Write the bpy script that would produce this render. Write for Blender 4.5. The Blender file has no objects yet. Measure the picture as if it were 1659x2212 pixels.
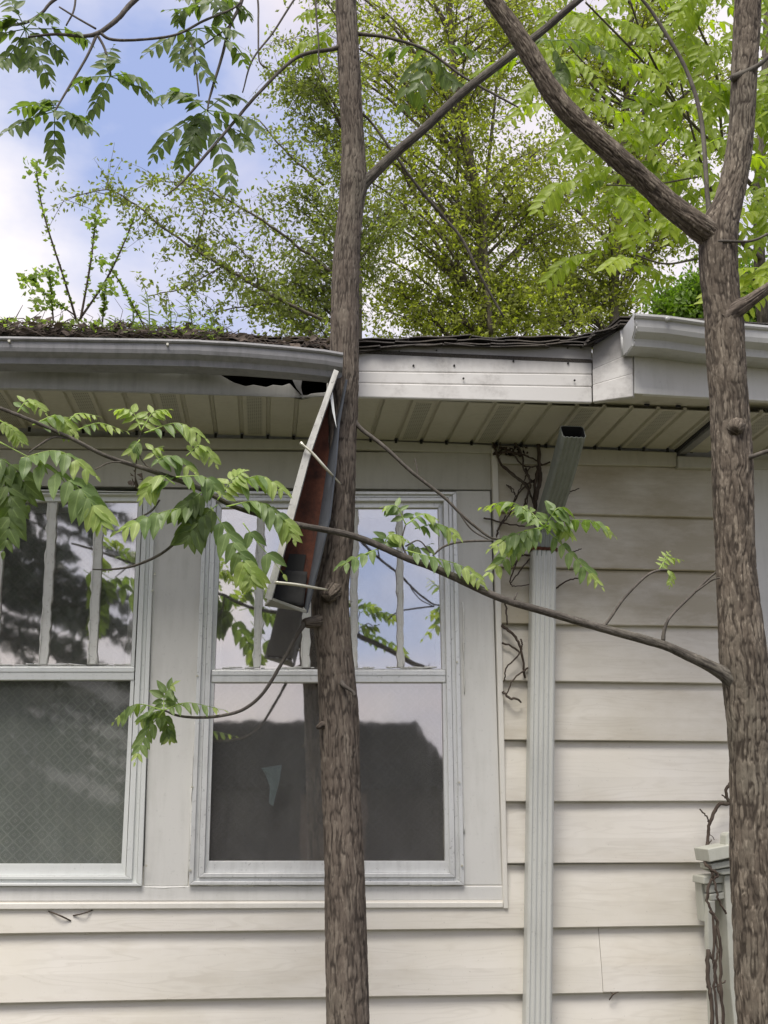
import bpy, bmesh, math, random
import numpy as np
from mathutils import Vector, Matrix
random.seed(7); rng = np.random.default_rng(11)
S = bpy.context.scene; COL = S.collection

# ------------------------------------------------------------------ camera, sky, sun, exposure
YAW, PITCH = 6.0, 14.4
CP = Vector((0.0, -3.76, 1.6)); F = 2400.0; CX, CY = 829.5, 1106.0     # measured from the photograph (1659 px wide)
cam_d = bpy.data.cameras.new('camera'); cam = bpy.data.objects.new('camera', cam_d); COL.objects.link(cam)
cam_d.sensor_fit = 'HORIZONTAL'; cam_d.sensor_width = 36.0; cam_d.lens = 36.0*F/1659.0
cam_d.clip_start = 0.05; cam_d.clip_end = 2000
cam.location = CP; cam.rotation_euler = (math.radians(90+PITCH), 0, math.radians(-YAW))
S.camera = cam
RM = cam.rotation_euler.to_matrix()

W = bpy.data.worlds.new('World'); S.world = W; W.use_nodes = True
wn, wl = W.node_tree.nodes, W.node_tree.links
for n in list(wn): wn.remove(n)
SUN_EL, SUN_AZ = 63.0, -152.0            # degrees; azimuth from +Y (into the house) towards +X
out = wn.new('ShaderNodeOutputWorld'); bg = wn.new('ShaderNodeBackground'); bg.inputs[1].default_value = 0.069
sky = wn.new('ShaderNodeTexSky'); sky.sky_type = 'NISHITA'; sky.sun_disc = False
sky.sun_elevation = math.radians(SUN_EL); sky.sun_rotation = math.radians(SUN_AZ); sky.air_density = 1.0; sky.dust_density = 1.0
tc = wn.new('ShaderNodeTexCoord'); mp = wn.new('ShaderNodeMapping'); mp.inputs['Scale'].default_value = (1, 1, 1.7)
mp.inputs['Location'].default_value = (2.2, 1.1, 0.7)
nz = wn.new('ShaderNodeTexNoise'); nz.inputs['Scale'].default_value = 2.6; nz.inputs['Detail'].default_value = 7; nz.inputs['Roughness'].default_value = 0.52
cr = wn.new('ShaderNodeValToRGB'); cr.color_ramp.elements[0].position = 0.35; cr.color_ramp.elements[1].position = 0.56
nz2 = wn.new('ShaderNodeTexNoise'); nz2.inputs['Scale'].default_value = 3.4; nz2.inputs['Detail'].default_value = 5
mp2 = wn.new('ShaderNodeMapping'); mp2.inputs['Location'].default_value = (3.1, 1.7, 0.4)
cc = wn.new('ShaderNodeValToRGB')
cc.color_ramp.elements[0].position = 0.35; cc.color_ramp.elements[0].color = (3.25, 3.0, 3.5, 1)
cc.color_ramp.elements[1].position = 0.62; cc.color_ramp.elements[1].color = (4.6, 4.4, 4.45, 1)
mx = wn.new('ShaderNodeMix'); mx.data_type = 'RGBA'
hs = wn.new('ShaderNodeMix'); hs.data_type = 'RGBA'; hs.inputs[0].default_value = 0.8; hs.inputs[7].default_value = (1.8, 2.15, 3.5, 1)
wl.new(tc.outputs['Generated'], mp.inputs[0]); wl.new(mp.outputs[0], nz.inputs['Vector']); wl.new(nz.outputs[0], cr.inputs[0])
wl.new(tc.outputs['Generated'], mp2.inputs[0]); wl.new(mp2.outputs[0], nz2.inputs['Vector']); wl.new(nz2.outputs[0], cc.inputs[0])
wl.new(sky.outputs[0], hs.inputs[6])
wl.new(cr.outputs[0], mx.inputs[0]); wl.new(hs.outputs[2], mx.inputs[6]); wl.new(cc.outputs[0], mx.inputs[7])
wl.new(mx.outputs[2], bg.inputs[0]); wl.new(bg.outputs[0], out.inputs[0])

sd = bpy.data.lights.new('sun', 'SUN'); sd.energy = 1.5; sd.angle = math.radians(32); sd.color = (1, .945, .87)
sun = bpy.data.objects.new('sun', sd); COL.objects.link(sun)
e, a = math.radians(SUN_EL), math.radians(SUN_AZ)
sun.rotation_euler = Vector((math.sin(a)*math.cos(e), math.cos(a)*math.cos(e), math.sin(e))).to_track_quat('Z', 'Y').to_euler()
sun.location = (0, 0, 12)
vs = S.view_settings; vs.view_transform = 'Standard'; vs.look = 'None'; vs.gamma = 1; vs.use_curve_mapping = False
vs.exposure = 1.8

# ------------------------------------------------------------------ measuring helpers
def at(u, v, Y):
    d = RM @ Vector(((u-CX)/F, -(v-CY)/F, -1.0))
    return CP + d*((Y-CP.y)/d.y)
def pxm(Y): return (Y-CP.y)/F*1.02       # metres per photograph pixel at depth Y
Z1 = lambda x, y: (x*.5, y*.5)
Z2 = lambda x, y: (829.5+x*.5, y*.5)
Z3 = lambda x, y: (x*.5, 652.8+y*.5)
Z4 = lambda x, y: (748.8+x*.5486, 652.8+y*.5486)
Z7 = lambda x, y: (1008+x*.3923, 1008+y*.3923)
Z12 = lambda x, y: (1420.8+x*.262, 1632+y*.262)
Z13 = lambda x, y: (x*.405, 316.8+y*.405)

# ------------------------------------------------------------------ object helpers
def empty(name, loc=(0, 0, 0), label=None, cat=None, group=None, kind=None):
    o = bpy.data.objects.new(name, None); COL.objects.link(o); o.location = loc; o.empty_display_size = .1
    return tag(o, label, cat, group, kind)
def tag(o, label=None, cat=None, group=None, kind=None):
    if label: o['label'] = label
    if cat: o['category'] = cat
    if group: o['group'] = group
    if kind: o['kind'] = kind
    return o
def wloc(p):
    v = Vector((0, 0, 0))
    while p is not None: v += p.location; p = p.parent
    return v
class MB:
    def __init__(s): s.v = []; s.f = []; s.uv = []; s.at = []
    def add(s, vs, fs, uvs=None, att=None):
        b = len(s.v); s.v += [tuple(p) for p in vs]; s.f += [tuple(i+b for i in q) for q in fs]
        s.uv += uvs if uvs is not None else [(0., 0.)]*len(vs)
        s.at += att if att is not None else [0.]*len(vs)
    def mesh(s, name, m, off=Vector((0, 0, 0)), smooth=True):
        me = bpy.data.meshes.new(name)
        V = np.array(s.v, float) - np.array(off)
        me.from_pydata(V.tolist(), [], s.f)
        uvl = me.uv_layers.new(name='UVMap'); li = np.empty(len(me.loops), np.int32); me.loops.foreach_get('vertex_index', li)
        uvl.data.foreach_set('uv', np.array(s.uv, np.float32)[li].ravel())
        A = me.attributes.new('wear', 'FLOAT', 'POINT'); A.data.foreach_set('value', np.array(s.at, np.float32))
        me.materials.append(m)
        if smooth: me.polygons.foreach_set('use_smooth', [True]*len(me.polygons))
        me.update(); return me
    def build(s, name, m, parent=None, smooth=True, origin=None, label=None, kind=None):
        po = wloc(parent)
        if origin is None:
            V = np.array(s.v); origin = Vector(((V[:, 0].min()+V[:, 0].max())/2, (V[:, 1].min()+V[:, 1].max())/2, V[:, 2].min()))
        o = bpy.data.objects.new(name, s.mesh(name, m, origin, smooth)); COL.objects.link(o)
        o.parent = parent; o.location = origin - po
        return tag(o, label, None, None, kind)
def bevel(o, w=.002, seg=2):
    b = o.modifiers.new('bevel', 'BEVEL'); b.width = w; b.segments = seg; b.limit_method = 'ANGLE'; b.angle_limit = math.radians(32)
    for p in o.data.polygons: p.use_smooth = False
    return o
def prism_mb(mb, pts, Y, d, slant=0):
    """outline measured on the plane y=Y, real thickness d towards the house"""
    P = [at(u, v, Y) for u, v in pts]
    n = len(P)
    # orientation: front faces -Y
    ar = sum(P[i].x*P[(i+1) % n].z - P[(i+1) % n].x*P[i].z for i in range(n))
    if ar < 0: P.reverse()
    Q = [p+Vector((0, d, slant)) for p in P]
    mb.add(P+Q, [tuple(range(n)), tuple(range(2*n-1, n-1, -1))] + [(i+n, (i+1) % n+n, (i+1) % n, i) for i in range(n)])
    return mb
def prism(name, pts, Y, d, m, parent=None, bev=.0025, label=None):
    o = prism_mb(MB(), pts, Y, d).build(name, m, parent, smooth=False, label=label)
    return bevel(o, bev) if bev else o
def box_mb(mb, a, b):
    x0, y0, z0 = a; x1, y1, z1 = b
    mb.add([(x0, y0, z0), (x1, y0, z0), (x1, y1, z0), (x0, y1, z0), (x0, y0, z1), (x1, y0, z1), (x1, y1, z1), (x0, y1, z1)],
           [(0, 3, 2, 1), (4, 5, 6, 7), (0, 1, 5, 4), (1, 2, 6, 5), (2, 3, 7, 6), (3, 0, 4, 7)])
    return mb
def box(name, a, b, m, parent=None, bev=0, label=None):
    o = box_mb(MB(), a, b).build(name, m, parent, smooth=False, label=label)
    return bevel(o, bev) if bev else o
def catmull(P, per=8):
    P = [np.array(p, float) for p in P]
    if len(P) == 2: return [P[0]+(P[1]-P[0])*t for t in np.linspace(0, 1, per+1)]
    Q = [2*P[0]-P[1]]+P+[2*P[-1]-P[-2]]; o = []
    for i in range(1, len(Q)-2):
        for t in np.linspace(0, 1, per, endpoint=False):
            a, b, c, d = Q[i-1:i+3]
            o.append(.5*(2*b+(c-a)*t+(2*a-5*b+4*c-d)*t*t+(3*b-a-3*c+d)*t**3))
    return o+[P[-1]]
def tube_mb(mb, pts, rad, n=8, cap=True, wob=0.0):
    pts = [Vector(p[:3]) for p in pts]; N = len(pts)
    T = [(pts[min(i+1, N-1)]-pts[max(i-1, 0)]).normalized() for i in range(N)]
    u = T[0].orthogonal().normalized(); vs = []; uvs = []; L = 0; at_ = []
    for i in range(N):
        if i: L += (pts[i]-pts[i-1]).length
        u = (u-T[i]*u.dot(T[i])).normalized(); w = T[i].cross(u)
        for k in range(n):
            an = 2*math.pi*k/n; r = rad[i]*(1+(random.uniform(-wob, wob) if wob else 0))
            vs.append(pts[i]+(u*math.cos(an)+w*math.sin(an))*r); uvs.append((k/n, L)); at_.append(random.random()*.5)
    fs = [(i*n+k, i*n+(k+1) % n, (i+1)*n+(k+1) % n, (i+1)*n+k) for i in range(N-1) for k in range(n)]
    if cap: fs += [tuple(range(n-1, -1, -1)), tuple((N-1)*n+k for k in range(n))]
    mb.add(vs, fs, uvs, at_); return mb
def pxtube(mb, path, n=8, per=6, wob=.04, jit=0):
    """path entries (u, v, Y, width in photo pixels)"""
    P = []
    for (u, v, Y, w) in path:
        p = at(u, v, Y); P.append((p.x, p.y, p.z, w*.5*pxm(Y)))
    P = catmull(P, per)
    if jit:
        for q in P[1:-1]: q[:3] += rng.normal(0, jit, 3)
    return tube_mb(mb, P, [max(p[3], .0004) for p in P], n, True, wob)
# vectorised value noise
def vnoise(p):
    i = np.floor(p).astype(np.int64); f = p-i; f = f*f*(3-2*f); r = np.zeros(len(p))
    def h(a, b, c):
        x = (a*374761393+b*668265263+c*2147483647) & 0xffffffff
        x = ((x ^ (x >> 13))*1274126177) & 0xffffffff
        return ((x ^ (x >> 16)) & 0xffff)/65535.0
    for dx in (0, 1):
        for dy in (0, 1):
            for dz in (0, 1):
                w = (f[:, 0] if dx else 1-f[:, 0])*(f[:, 1] if dy else 1-f[:, 1])*(f[:, 2] if dz else 1-f[:, 2])
                r += w*h(i[:, 0]+dx, i[:, 1]+dy, i[:, 2]+dz)
    return r
def bark_tube(mb, P, n=120, step=.004, amp=.005, freq=62., stretch=.2, seed=0., flute=.03):
    """P: list of (x,y,z,r). Furrowed bark as real relief."""
    Q = np.array(catmull(P, 14)); d = np.r_[0, np.cumsum(np.linalg.norm(np.diff(Q[:, :3], axis=0), axis=1))]
    L = d[-1]; m = max(int(L/step), 4); s = np.linspace(0, L, m)
    Q = np.stack([np.interp(s, d, Q[:, k]) for k in range(4)], 1)
    T = np.gradient(Q[:, :3], axis=0); T /= np.linalg.norm(T, axis=1)[:, None]
    u = np.array(Vector(T[0]).orthogonal().normalized()); U = []
    for t in T: u = u-t*np.dot(u, t); u /= np.linalg.norm(u); U.append(u)
    U = np.array(U); Wv = np.cross(T, U)
    an = np.linspace(0, 2*np.pi, n, endpoint=False); r0 = .05
    ca, sa = np.cos(an), np.sin(an)
    gx = np.tile(ca*r0, m); gy = np.tile(sa*r0, m); gz = np.repeat(s, n)
    p = np.stack([gx, gy, gz], 1)+seed
    wv = np.stack([vnoise(p*25+9), vnoise(p*25+31), np.zeros(len(p))], 1)-.5
    q = p*np.array([freq, freq, freq*stretch])+wv*1.3
    n1 = vnoise(q); n2 = vnoise(q*1.9+17); n3 = vnoise(p*np.array([150, 150, 60])+5)
    fur = np.exp(-((n1-.5)/.13)**2)*.7+np.exp(-((n2-.5)/.12)**2)*.5
    fur = np.clip(fur, 0, 1)
    big = vnoise(p*np.array([16, 16, 6])+3)-.5
    R = np.repeat(Q[:, 3], n)*(1+flute*2*big) + amp*(.35-fur) + amp*.5*(n3-.5)
    c = np.repeat(Q[:, :3], n, 0); dirs = np.repeat(U, n, 0)*np.tile(ca, m)[:, None]+np.repeat(Wv, n, 0)*np.tile(sa, m)[:, None]
    V = c+dirs*R[:, None]
    idx = np.arange(m*n).reshape(m, n); nx = np.roll(idx, -1, 1)
    fs = np.stack([idx[:-1], nx[:-1], nx[1:], idx[1:]], -1).reshape(-1, 4).tolist()
    fs.append(tuple(range(n-1, -1, -1))); fs.append(tuple((m-1)*n+k for k in range(n)))
    mb.add(V.tolist(), fs, np.stack([np.tile(an/6.283, m), gz], 1).tolist(), fur.tolist())
    return mb
def outline(rows, Y):
    """trunk outline rows (v, left, right) -> centre line with radius"""
    o = []
    for r in rows:
        v, l, rr = r[:3]; y = r[3] if len(r) > 3 else Y
        p = at((l+rr)/2, v, y); o.append((p.x, p.y, p.z, (rr-l)/2*pxm(y)))
    return o

# ------------------------------------------------------------------ materials
class NT:
    def __init__(s, name):
        s.m = bpy.data.materials.new(name); s.m.use_nodes = True; s.t = s.m.node_tree
        s.b = s.t.nodes['Principled BSDF']; s.o = s.t.nodes['Material Output']
    def n(s, ty, **k):
        x = s.t.nodes.new('ShaderNode'+ty)
        for a, b in k.items():
            if a.startswith('i_'): x.inputs[a[2:].replace('_', ' ')].default_value = b
            else: setattr(x, a, b)
        return x
    def l(s, a, b): s.t.links.new(a, b)
    def coords(s, scale=(1, 1, 1), kind='Object', rot=(0, 0, 0)):
        c = s.n('TexCoord'); m = s.n('Mapping'); m.inputs['Scale'].default_value = scale; m.inputs['Rotation'].default_value = rot
        s.l(c.outputs[kind], m.inputs[0]); return m.outputs[0]
    def geo(s, scale=(1, 1, 1)):
        c = s.n('NewGeometry'); m = s.n('Mapping'); m.inputs['Scale'].default_value = scale
        s.l(c.outputs['Position'], m.inputs[0]); return m.outputs[0]
    def noise(s, vec, scale, detail=4, rough=.55, dist=0):
        x = s.n('TexNoise'); x.inputs['Scale'].default_value = scale; x.inputs['Detail'].default_value = detail
        x.inputs['Roughness'].default_value = rough; x.inputs['Distortion'].default_value = dist; s.l(vec, x.inputs['Vector']); return x.outputs[0]
    def ramp(s, fac, stops):
        r = s.n('ValToRGB'); e = r.color_ramp.elements
        while len(e) < len(stops): e.new(.5)
        for x, (p, c) in zip(e, stops): x.position = p; x.color = (*c, 1) if len(c) == 3 else c
        s.l(fac, r.inputs[0]); return r.outputs[0]
    def mix(s, fac, a, b, mode='MIX'):
        x = s.n('Mix', data_type='RGBA', blend_type=mode)
        if isinstance(fac, float): x.inputs[0].default_value = fac
        else: s.l(fac, x.inputs[0])
        for i, c in ((6, a), (7, b)):
            if isinstance(c, tuple): x.inputs[i].default_value = (*c, 1)
            else: s.l(c, x.inputs[i])
        return x.outputs[2]
    def math(s, op, a, b=0.0):
        x = s.n('Math', operation=op)
        for i, c in ((0, a), (1, b)):
            if isinstance(c, (int, float)): x.inputs[i].default_value = c
            else: s.l(c, x.inputs[i])
        return x.outputs[0]
    def bump(s, h, strength=.3, dist=.002):
        b = s.n('Bump'); b.inputs['Strength'].default_value = strength; b.inputs['Distance'].default_value = dist
        s.l(h, b.inputs['Height']); s.l(b.outputs[0], s.b.inputs['Normal']); return b
    def col(s, c): s.l(c, s.b.inputs['Base Color'])
    def set(s, rough=.6, metal=0., spec=.5):
        s.b.inputs['Roughness'].default_value = rough; s.b.inputs['Metallic'].default_value = metal; s.b.inputs['Specular IOR Level'].default_value = spec
        return s

def painted(name, base, dirt, rough=.5, amount=.5, metal=0., streak=6., grain=.15, spec=.4):
    k = NT(name).set(rough, metal, spec)
    g = k.geo(); st = k.geo((9, 9, 1.2))
    a = k.noise(g, streak, 6, .65); b = k.noise(st, 5, 5, .6); c = k.noise(g, 90, 3, .6)
    f = k.math('MULTIPLY', a, b)
    f = k.ramp(f, [(.22, (0, 0, 0)), (.5, (1, 1, 1))])
    f = k.math('MULTIPLY', f, amount)
    cl = k.mix(f, base, dirt)
    cl = k.mix(k.math('MULTIPLY', k.ramp(c, [(.62, (0, 0, 0)), (.75, (1, 1, 1))]), grain), cl, tuple(x*.45 for x in dirt))
    k.col(cl); k.bump(k.noise(g, 160, 3), .12, .001)
    return k.m
M = {}
M['trim'] = painted('painted_trim', (.66, .655, .625), (.44, .44, .40), .5, .45)
M['frieze'] = painted('painted_frieze', (.52, .51, .455), (.35, .34, .29), .55, .5)
M['jtrim'] = painted('vinyl_trim', (.72, .70, .64), (.5, .47, .4), .45, .35)
M['alu'] = painted('weathered_aluminium', (.72, .73, .72), (.36, .36, .35), .38, .45, .35, 14, .5)
M['alu_white'] = painted('white_aluminium', (.72, .74, .72), (.5, .52, .5), .35, .3, .1, 10, .25)
M['sash'] = painted('old_sash_paint', (.74, .74, .70), (.42, .40, .36), .55, .6, 0, 20, .8)
M['gutter'] = painted('gutter_paint', (.25, .25, .255), (.13, .13, .13), .45, .85, .1, 5, .3)
M['gutter_right'] = painted('gutter_paint_pale', (.55, .555, .54), (.35, .35, .33), .4, .5, .1, 5, .15)
M['soffit'] = painted('soffit_vinyl', (.52, .50, .42), (.34, .32, .25), .5, .5)
M['downspout'] = painted('downspout_paint', (.56, .57, .535), (.40, .405, .37), .45, .5, .05, 5, .3)
M['down_dirty'] = painted('downspout_grime', (.24, .26, .23), (.12, .13, .11), .6, .6)
M['post'] = painted('porch_paint', (.47, .475, .415), (.32, .325, .27), .6, .5)
M['dark'] = NT('dark_void').set(.9).m; M['dark'].node_tree.nodes['Principled BSDF'].inputs[0].default_value = (.018, .018, .018, 1)
M['steel'] = painted('galvanised_spike', (.62, .60, .50), (.4, .36, .26), .35, .4, .5)
M['wood'] = painted('raw_wood', (.16, .12, .09), (.06, .05, .04), .8, .6)

def fascia_mat():
    k = NT('white_fascia').set(.5, 0, .35); g = k.geo()
    f = k.math('MULTIPLY', k.noise(k.geo((1.0, 1, 1.4)), 7, 8, .7), k.noise(g, 3.2, 3, .6))
    f = k.ramp(f, [(.24, (0, 0, 0)), (.40, (1, 1, 1))])
    mott = k.ramp(k.noise(g, 55, 6, .75), [(.42, (0, 0, 0)), (.66, (1, 1, 1))])
    c = k.mix(k.math('MULTIPLY', f, .55), (.62, .61, .585), (.38, .36, .33))
    c = k.mix(k.math('MULTIPLY', k.math('MULTIPLY', f, mott), .7), c, (.20, .19, .18))
    # greyed band along the top edge, its lower margin uneven
    z = k.n('SeparateXYZ'); k.l(k.geo(), z.inputs[0])
    zz = k.math('ADD', z.outputs[2], k.math('MULTIPLY', k.noise(k.geo((9, 9, 3)), 3, 5), .05))
    t = k.ramp(zz, [(.0, (0, 0, 0)), (1, (1, 1, 1))]); mr = k.n('MapRange'); mr.inputs[1].default_value = 2.955; mr.inputs[2].default_value = 3.02
    k.l(zz, mr.inputs[0])
    c = k.mix(k.math('MULTIPLY', mr.outputs[0], .75), c, (.16, .155, .15))
    k.col(c); return k.m
M['fascia'] = fascia_mat()

def siding_mat(name='cedar_grain_siding', dirt=.0):
    k = NT(name).set(.45, 0, .4)
    oi = k.n('ObjectInfo')
    v = k.n('VectorMath', operation='ADD'); cmb = k.n('CombineXYZ')
    k.l(k.math('MULTIPLY', oi.outputs['Random'], 37.0), cmb.inputs[0]); k.l(k.math('MULTIPLY', oi.outputs['Random'], 11.0), cmb.inputs[2])
    k.l(k.geo(), v.inputs[0]); k.l(cmb.outputs[0], v.inputs[1])
    m = k.n('Mapping'); m.inputs['Scale'].default_value = (1.6, 1, 14); k.l(v.outputs[0], m.inputs[0])
    big = k.noise(m.outputs[0], 1.5, 2, .5)
    m2 = k.n('Mapping'); m2.inputs['Scale'].default_value = (1.1, 1, 9); k.l(v.outputs[0], m2.inputs[0])
    gr = k.math('SINE', k.math('MULTIPLY', k.noise(m2.outputs[0], 1.3, 3, .45), 95.))
    gr = k.math('MULTIPLY', k.ramp(gr, [(.2, (0, 0, 0)), (1, (1, 1, 1))]), k.ramp(big, [(.35, (.15, .15, .15)), (.65, (1, 1, 1))]))
    g = k.geo(); dn = k.noise(g, 2.2, 6, .6); d2 = k.noise(k.geo((1, 1, 4)), 2.0, 5, .65)
    c = k.mix(k.ramp(dn, [(.35, (0, 0, 0)), (.7, (1, 1, 1))]), (.755, .725, .665), (.68, .645, .56))
    c = k.mix(k.math('MULTIPLY', k.ramp(d2, [(.52, (0, 0, 0)), (.76, (1, 1, 1))]), .38), c, (.48, .42, .32))
    c = k.mix(k.math('MULTIPLY', gr, .17), c, (.40, .36, .29))
    if dirt:  # tan mildew blotches that also paint in shade below the eave
        shade_mildew = k.math('MULTIPLY', k.noise(k.geo((.8, 1, 2.2)), 3.0, 7, .7), k.noise(g, 1.7, 3, .5))
        c = k.mix(k.math('MULTIPLY', k.ramp(shade_mildew, [(.12, (0, 0, 0)), (.30, (1, 1, 1))]), dirt), c, (.36, .31, .20))
    sp = k.ramp(k.noise(g, 120, 2), [(.70, (0, 0, 0)), (.76, (1, 1, 1))])
    c = k.mix(k.math('MULTIPLY', sp, .25), c, (.22, .2, .16))
    k.col(c); k.bump(gr, .08, .001); return k.m
M['siding'] = siding_mat()
M['siding_shade_mildew'] = siding_mat('eave_shade_mildew_siding', .75); M['siding_part'] = siding_mat('faint_eave_shade_mildew_siding', .35)  # upper boards: mildew plus eave shade put into the colour

def bark_mat(name, dark, mid, light, lf=.6):
    k = NT(name).set(.9, 0, .2)
    at_ = k.n('Attribute', attribute_name='wear')
    g = k.geo((1, 1, .28)); n1 = k.noise(g, 140, 5, .65); n2 = k.noise(k.geo(), 7, 4); n3 = k.noise(g, 95, 3, .6)
    c = k.mix(k.ramp(n2, [(.3, (0, 0, 0)), (.75, (1, 1, 1))]), mid, tuple(x*.68 for x in mid))
    c = k.mix(k.math('MULTIPLY', k.ramp(n3, [(.55, (0, 0, 0)), (.68, (1, 1, 1))]), lf), c, light)
    c = k.mix(k.math('MULTIPLY', k.ramp(n1, [(.3, (1, 1, 1)), (.55, (0, 0, 0))]), .5), c, tuple(x*.5 for x in mid))
    pl = k.n('TexVoronoi'); pl.inputs['Scale'].default_value = 75; k.l(k.geo((1, 1, .22)), pl.inputs['Vector'])
    c = k.mix(k.ramp(pl.outputs['Color'], [(.62, (0, 0, 0)), (.95, (.42, .42, .42))]), c, light)
    n4 = k.noise(k.geo((1, 1, .6)), 2.6, 5, .7); c = k.mix(k.math('MULTIPLY', k.ramp(n4, [(.52, (0, 0, 0)), (.66, (1, 1, 1))]), .35), c, (.20, .19, .15))
    c = k.mix(k.ramp(at_.outputs[2], [(.38, (0, 0, 0)), (.95, (.95, .95, .95))]), c, dark)
    k.col(c); k.bump(n1, .6, .004); return k.m
M['bark1'] = bark_mat('furrowed_brown_bark', (.042, .034, .028), (.142, .116, .094), (.27, .235, .19), .5)
M['bark2'] = bark_mat('scaly_grey_bark', (.040, .032, .025), (.132, .108, .084), (.33, .285, .225), .65)
M['twig'] = bark_mat('twig_bark', (.045, .04, .034), (.105, .093, .080), (.2, .18, .155), .35)
M['bgbark'] = bark_mat('far_bark', (.04, .035, .028), (.13, .11, .085), (.24, .21, .17), .5)
M['vine'] = bark_mat('dead_vine', (.03, .024, .02), (.09, .068, .055), (.16, .13, .1), .4)

def leaf_mat(name, c1, c2, trans=.35, vein=True, rough=.45):
    k = NT(name).set(rough, 0, .35); oi = k.n('ObjectInfo'); at_ = k.n('Attribute', attribute_name='wear')
    r = k.math('ADD', k.math('MULTIPLY', oi.outputs['Random'], .6), k.math('MULTIPLY', at_.outputs[2], .6))
    c = k.mix(k.ramp(r, [(.0, (0, 0, 0)), (1, (1, 1, 1))]), c1, c2)
    if vein:
        uv = k.n('UVMap'); sx = k.n('SeparateXYZ'); k.l(uv.outputs[0], sx.inputs[0])
        ab = k.math('ABSOLUTE', sx.outputs[1])
        mid = k.ramp(ab, [(.0, (1, 1, 1)), (.09, (0, 0, 0))])
        w = k.math('SINE', k.math('MULTIPLY', k.math('SUBTRACT', sx.outputs[0], k.math('MULTIPLY', ab, .28)), 62.))
        c = k.mix(k.math('MULTIPLY', k.ramp(w, [(.75, (0, 0, 0)), (1, (1, 1, 1))]), .18), c, tuple(min(1, x*1.9) for x in c2))
        c = k.mix(k.math('MULTIPLY', mid, .55), c, tuple(min(1, x*2.0+.02) for x in c2))
        c = k.mix(k.math('MULTIPLY', k.noise(k.geo(), 60, 4), .3), c, tuple(x*.6 for x in c1))
    k.col(c)
    tr = k.n('BsdfTranslucent'); k.l(k.mix(1.0, c, (1.5, 1.7, .55), 'MULTIPLY'), tr.inputs[0])
    ms = k.n('MixShader'); ms.inputs[0].default_value = trans; k.l(k.b.outputs[0], ms.inputs[1]); k.l(tr.outputs[0], ms.inputs[2]); k.l(ms.outputs[0], k.o.inputs[0])
    return k.m
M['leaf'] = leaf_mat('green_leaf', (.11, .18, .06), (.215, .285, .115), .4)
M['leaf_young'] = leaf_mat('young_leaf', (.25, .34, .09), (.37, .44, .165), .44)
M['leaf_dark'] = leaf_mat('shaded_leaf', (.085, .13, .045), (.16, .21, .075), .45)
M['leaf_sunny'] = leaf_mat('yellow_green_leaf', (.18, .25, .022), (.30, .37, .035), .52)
M['leaf_bg'] = leaf_mat('small_olive_leaf', (.15, .17, .035), (.33, .35, .085), .6, False)
M['leaf_bg2'] = leaf_mat('small_grey_green_leaf', (.15, .175, .06), (.30, .33, .12), .55, False)
M['leaf_bush'] = leaf_mat('bush_leaf', (.11, .19, .03), (.22, .32, .06), .5, False)
M['weed'] = leaf_mat('weed_leaf', (.20, .27, .09), (.34, .41, .15), .58, False)
M['dead'] = leaf_mat('dead_leaf', (.065, .05, .042), (.16, .125, .10), .1, False, .8)
M['conifer'] = leaf_mat('conifer_needles', (.02, .035, .018), (.04, .06, .03), .05, False)

def shingle_mat():
    k = NT('asphalt_shingle').set(.95, 0, .2); g = k.geo()
    c = k.ramp(k.noise(g, 260, 3, .7), [(.3, (.022, .02, .019)), (.55, (.06, .055, .05)), (.75, (.14, .13, .12))])
    c = k.mix(k.math('MULTIPLY', k.ramp(k.noise(g, 5, 5), [(.45, (0, 0, 0)), (.7, (1, 1, 1))]), .5), c, (.09, .075, .055))
    k.col(c); k.bump(k.noise(g, 300, 2), .5, .002); return k.m
M['shingle'] = shingle_mat()
def rust_mat():
    k = NT('rusted_gutter_inside').set(.85, 0, .2); g = k.geo()
    c = k.ramp(k.noise(g, 14, 8, .7), [(.3, (.03, .016, .013)), (.5, (.095, .036, .023)), (.7, (.15, .058, .034))])
    c = k.mix(k.ramp(k.noise(k.geo((1, 1, .3)), 30, 5, .7), [(.55, (0, 0, 0)), (.75, (1, 1, 1))]), c, (.045, .026, .022))
    k.col(c); k.bump(k.noise(g, 120, 5), .5, .002); return k.m
M['rust'] = rust_mat()
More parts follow.
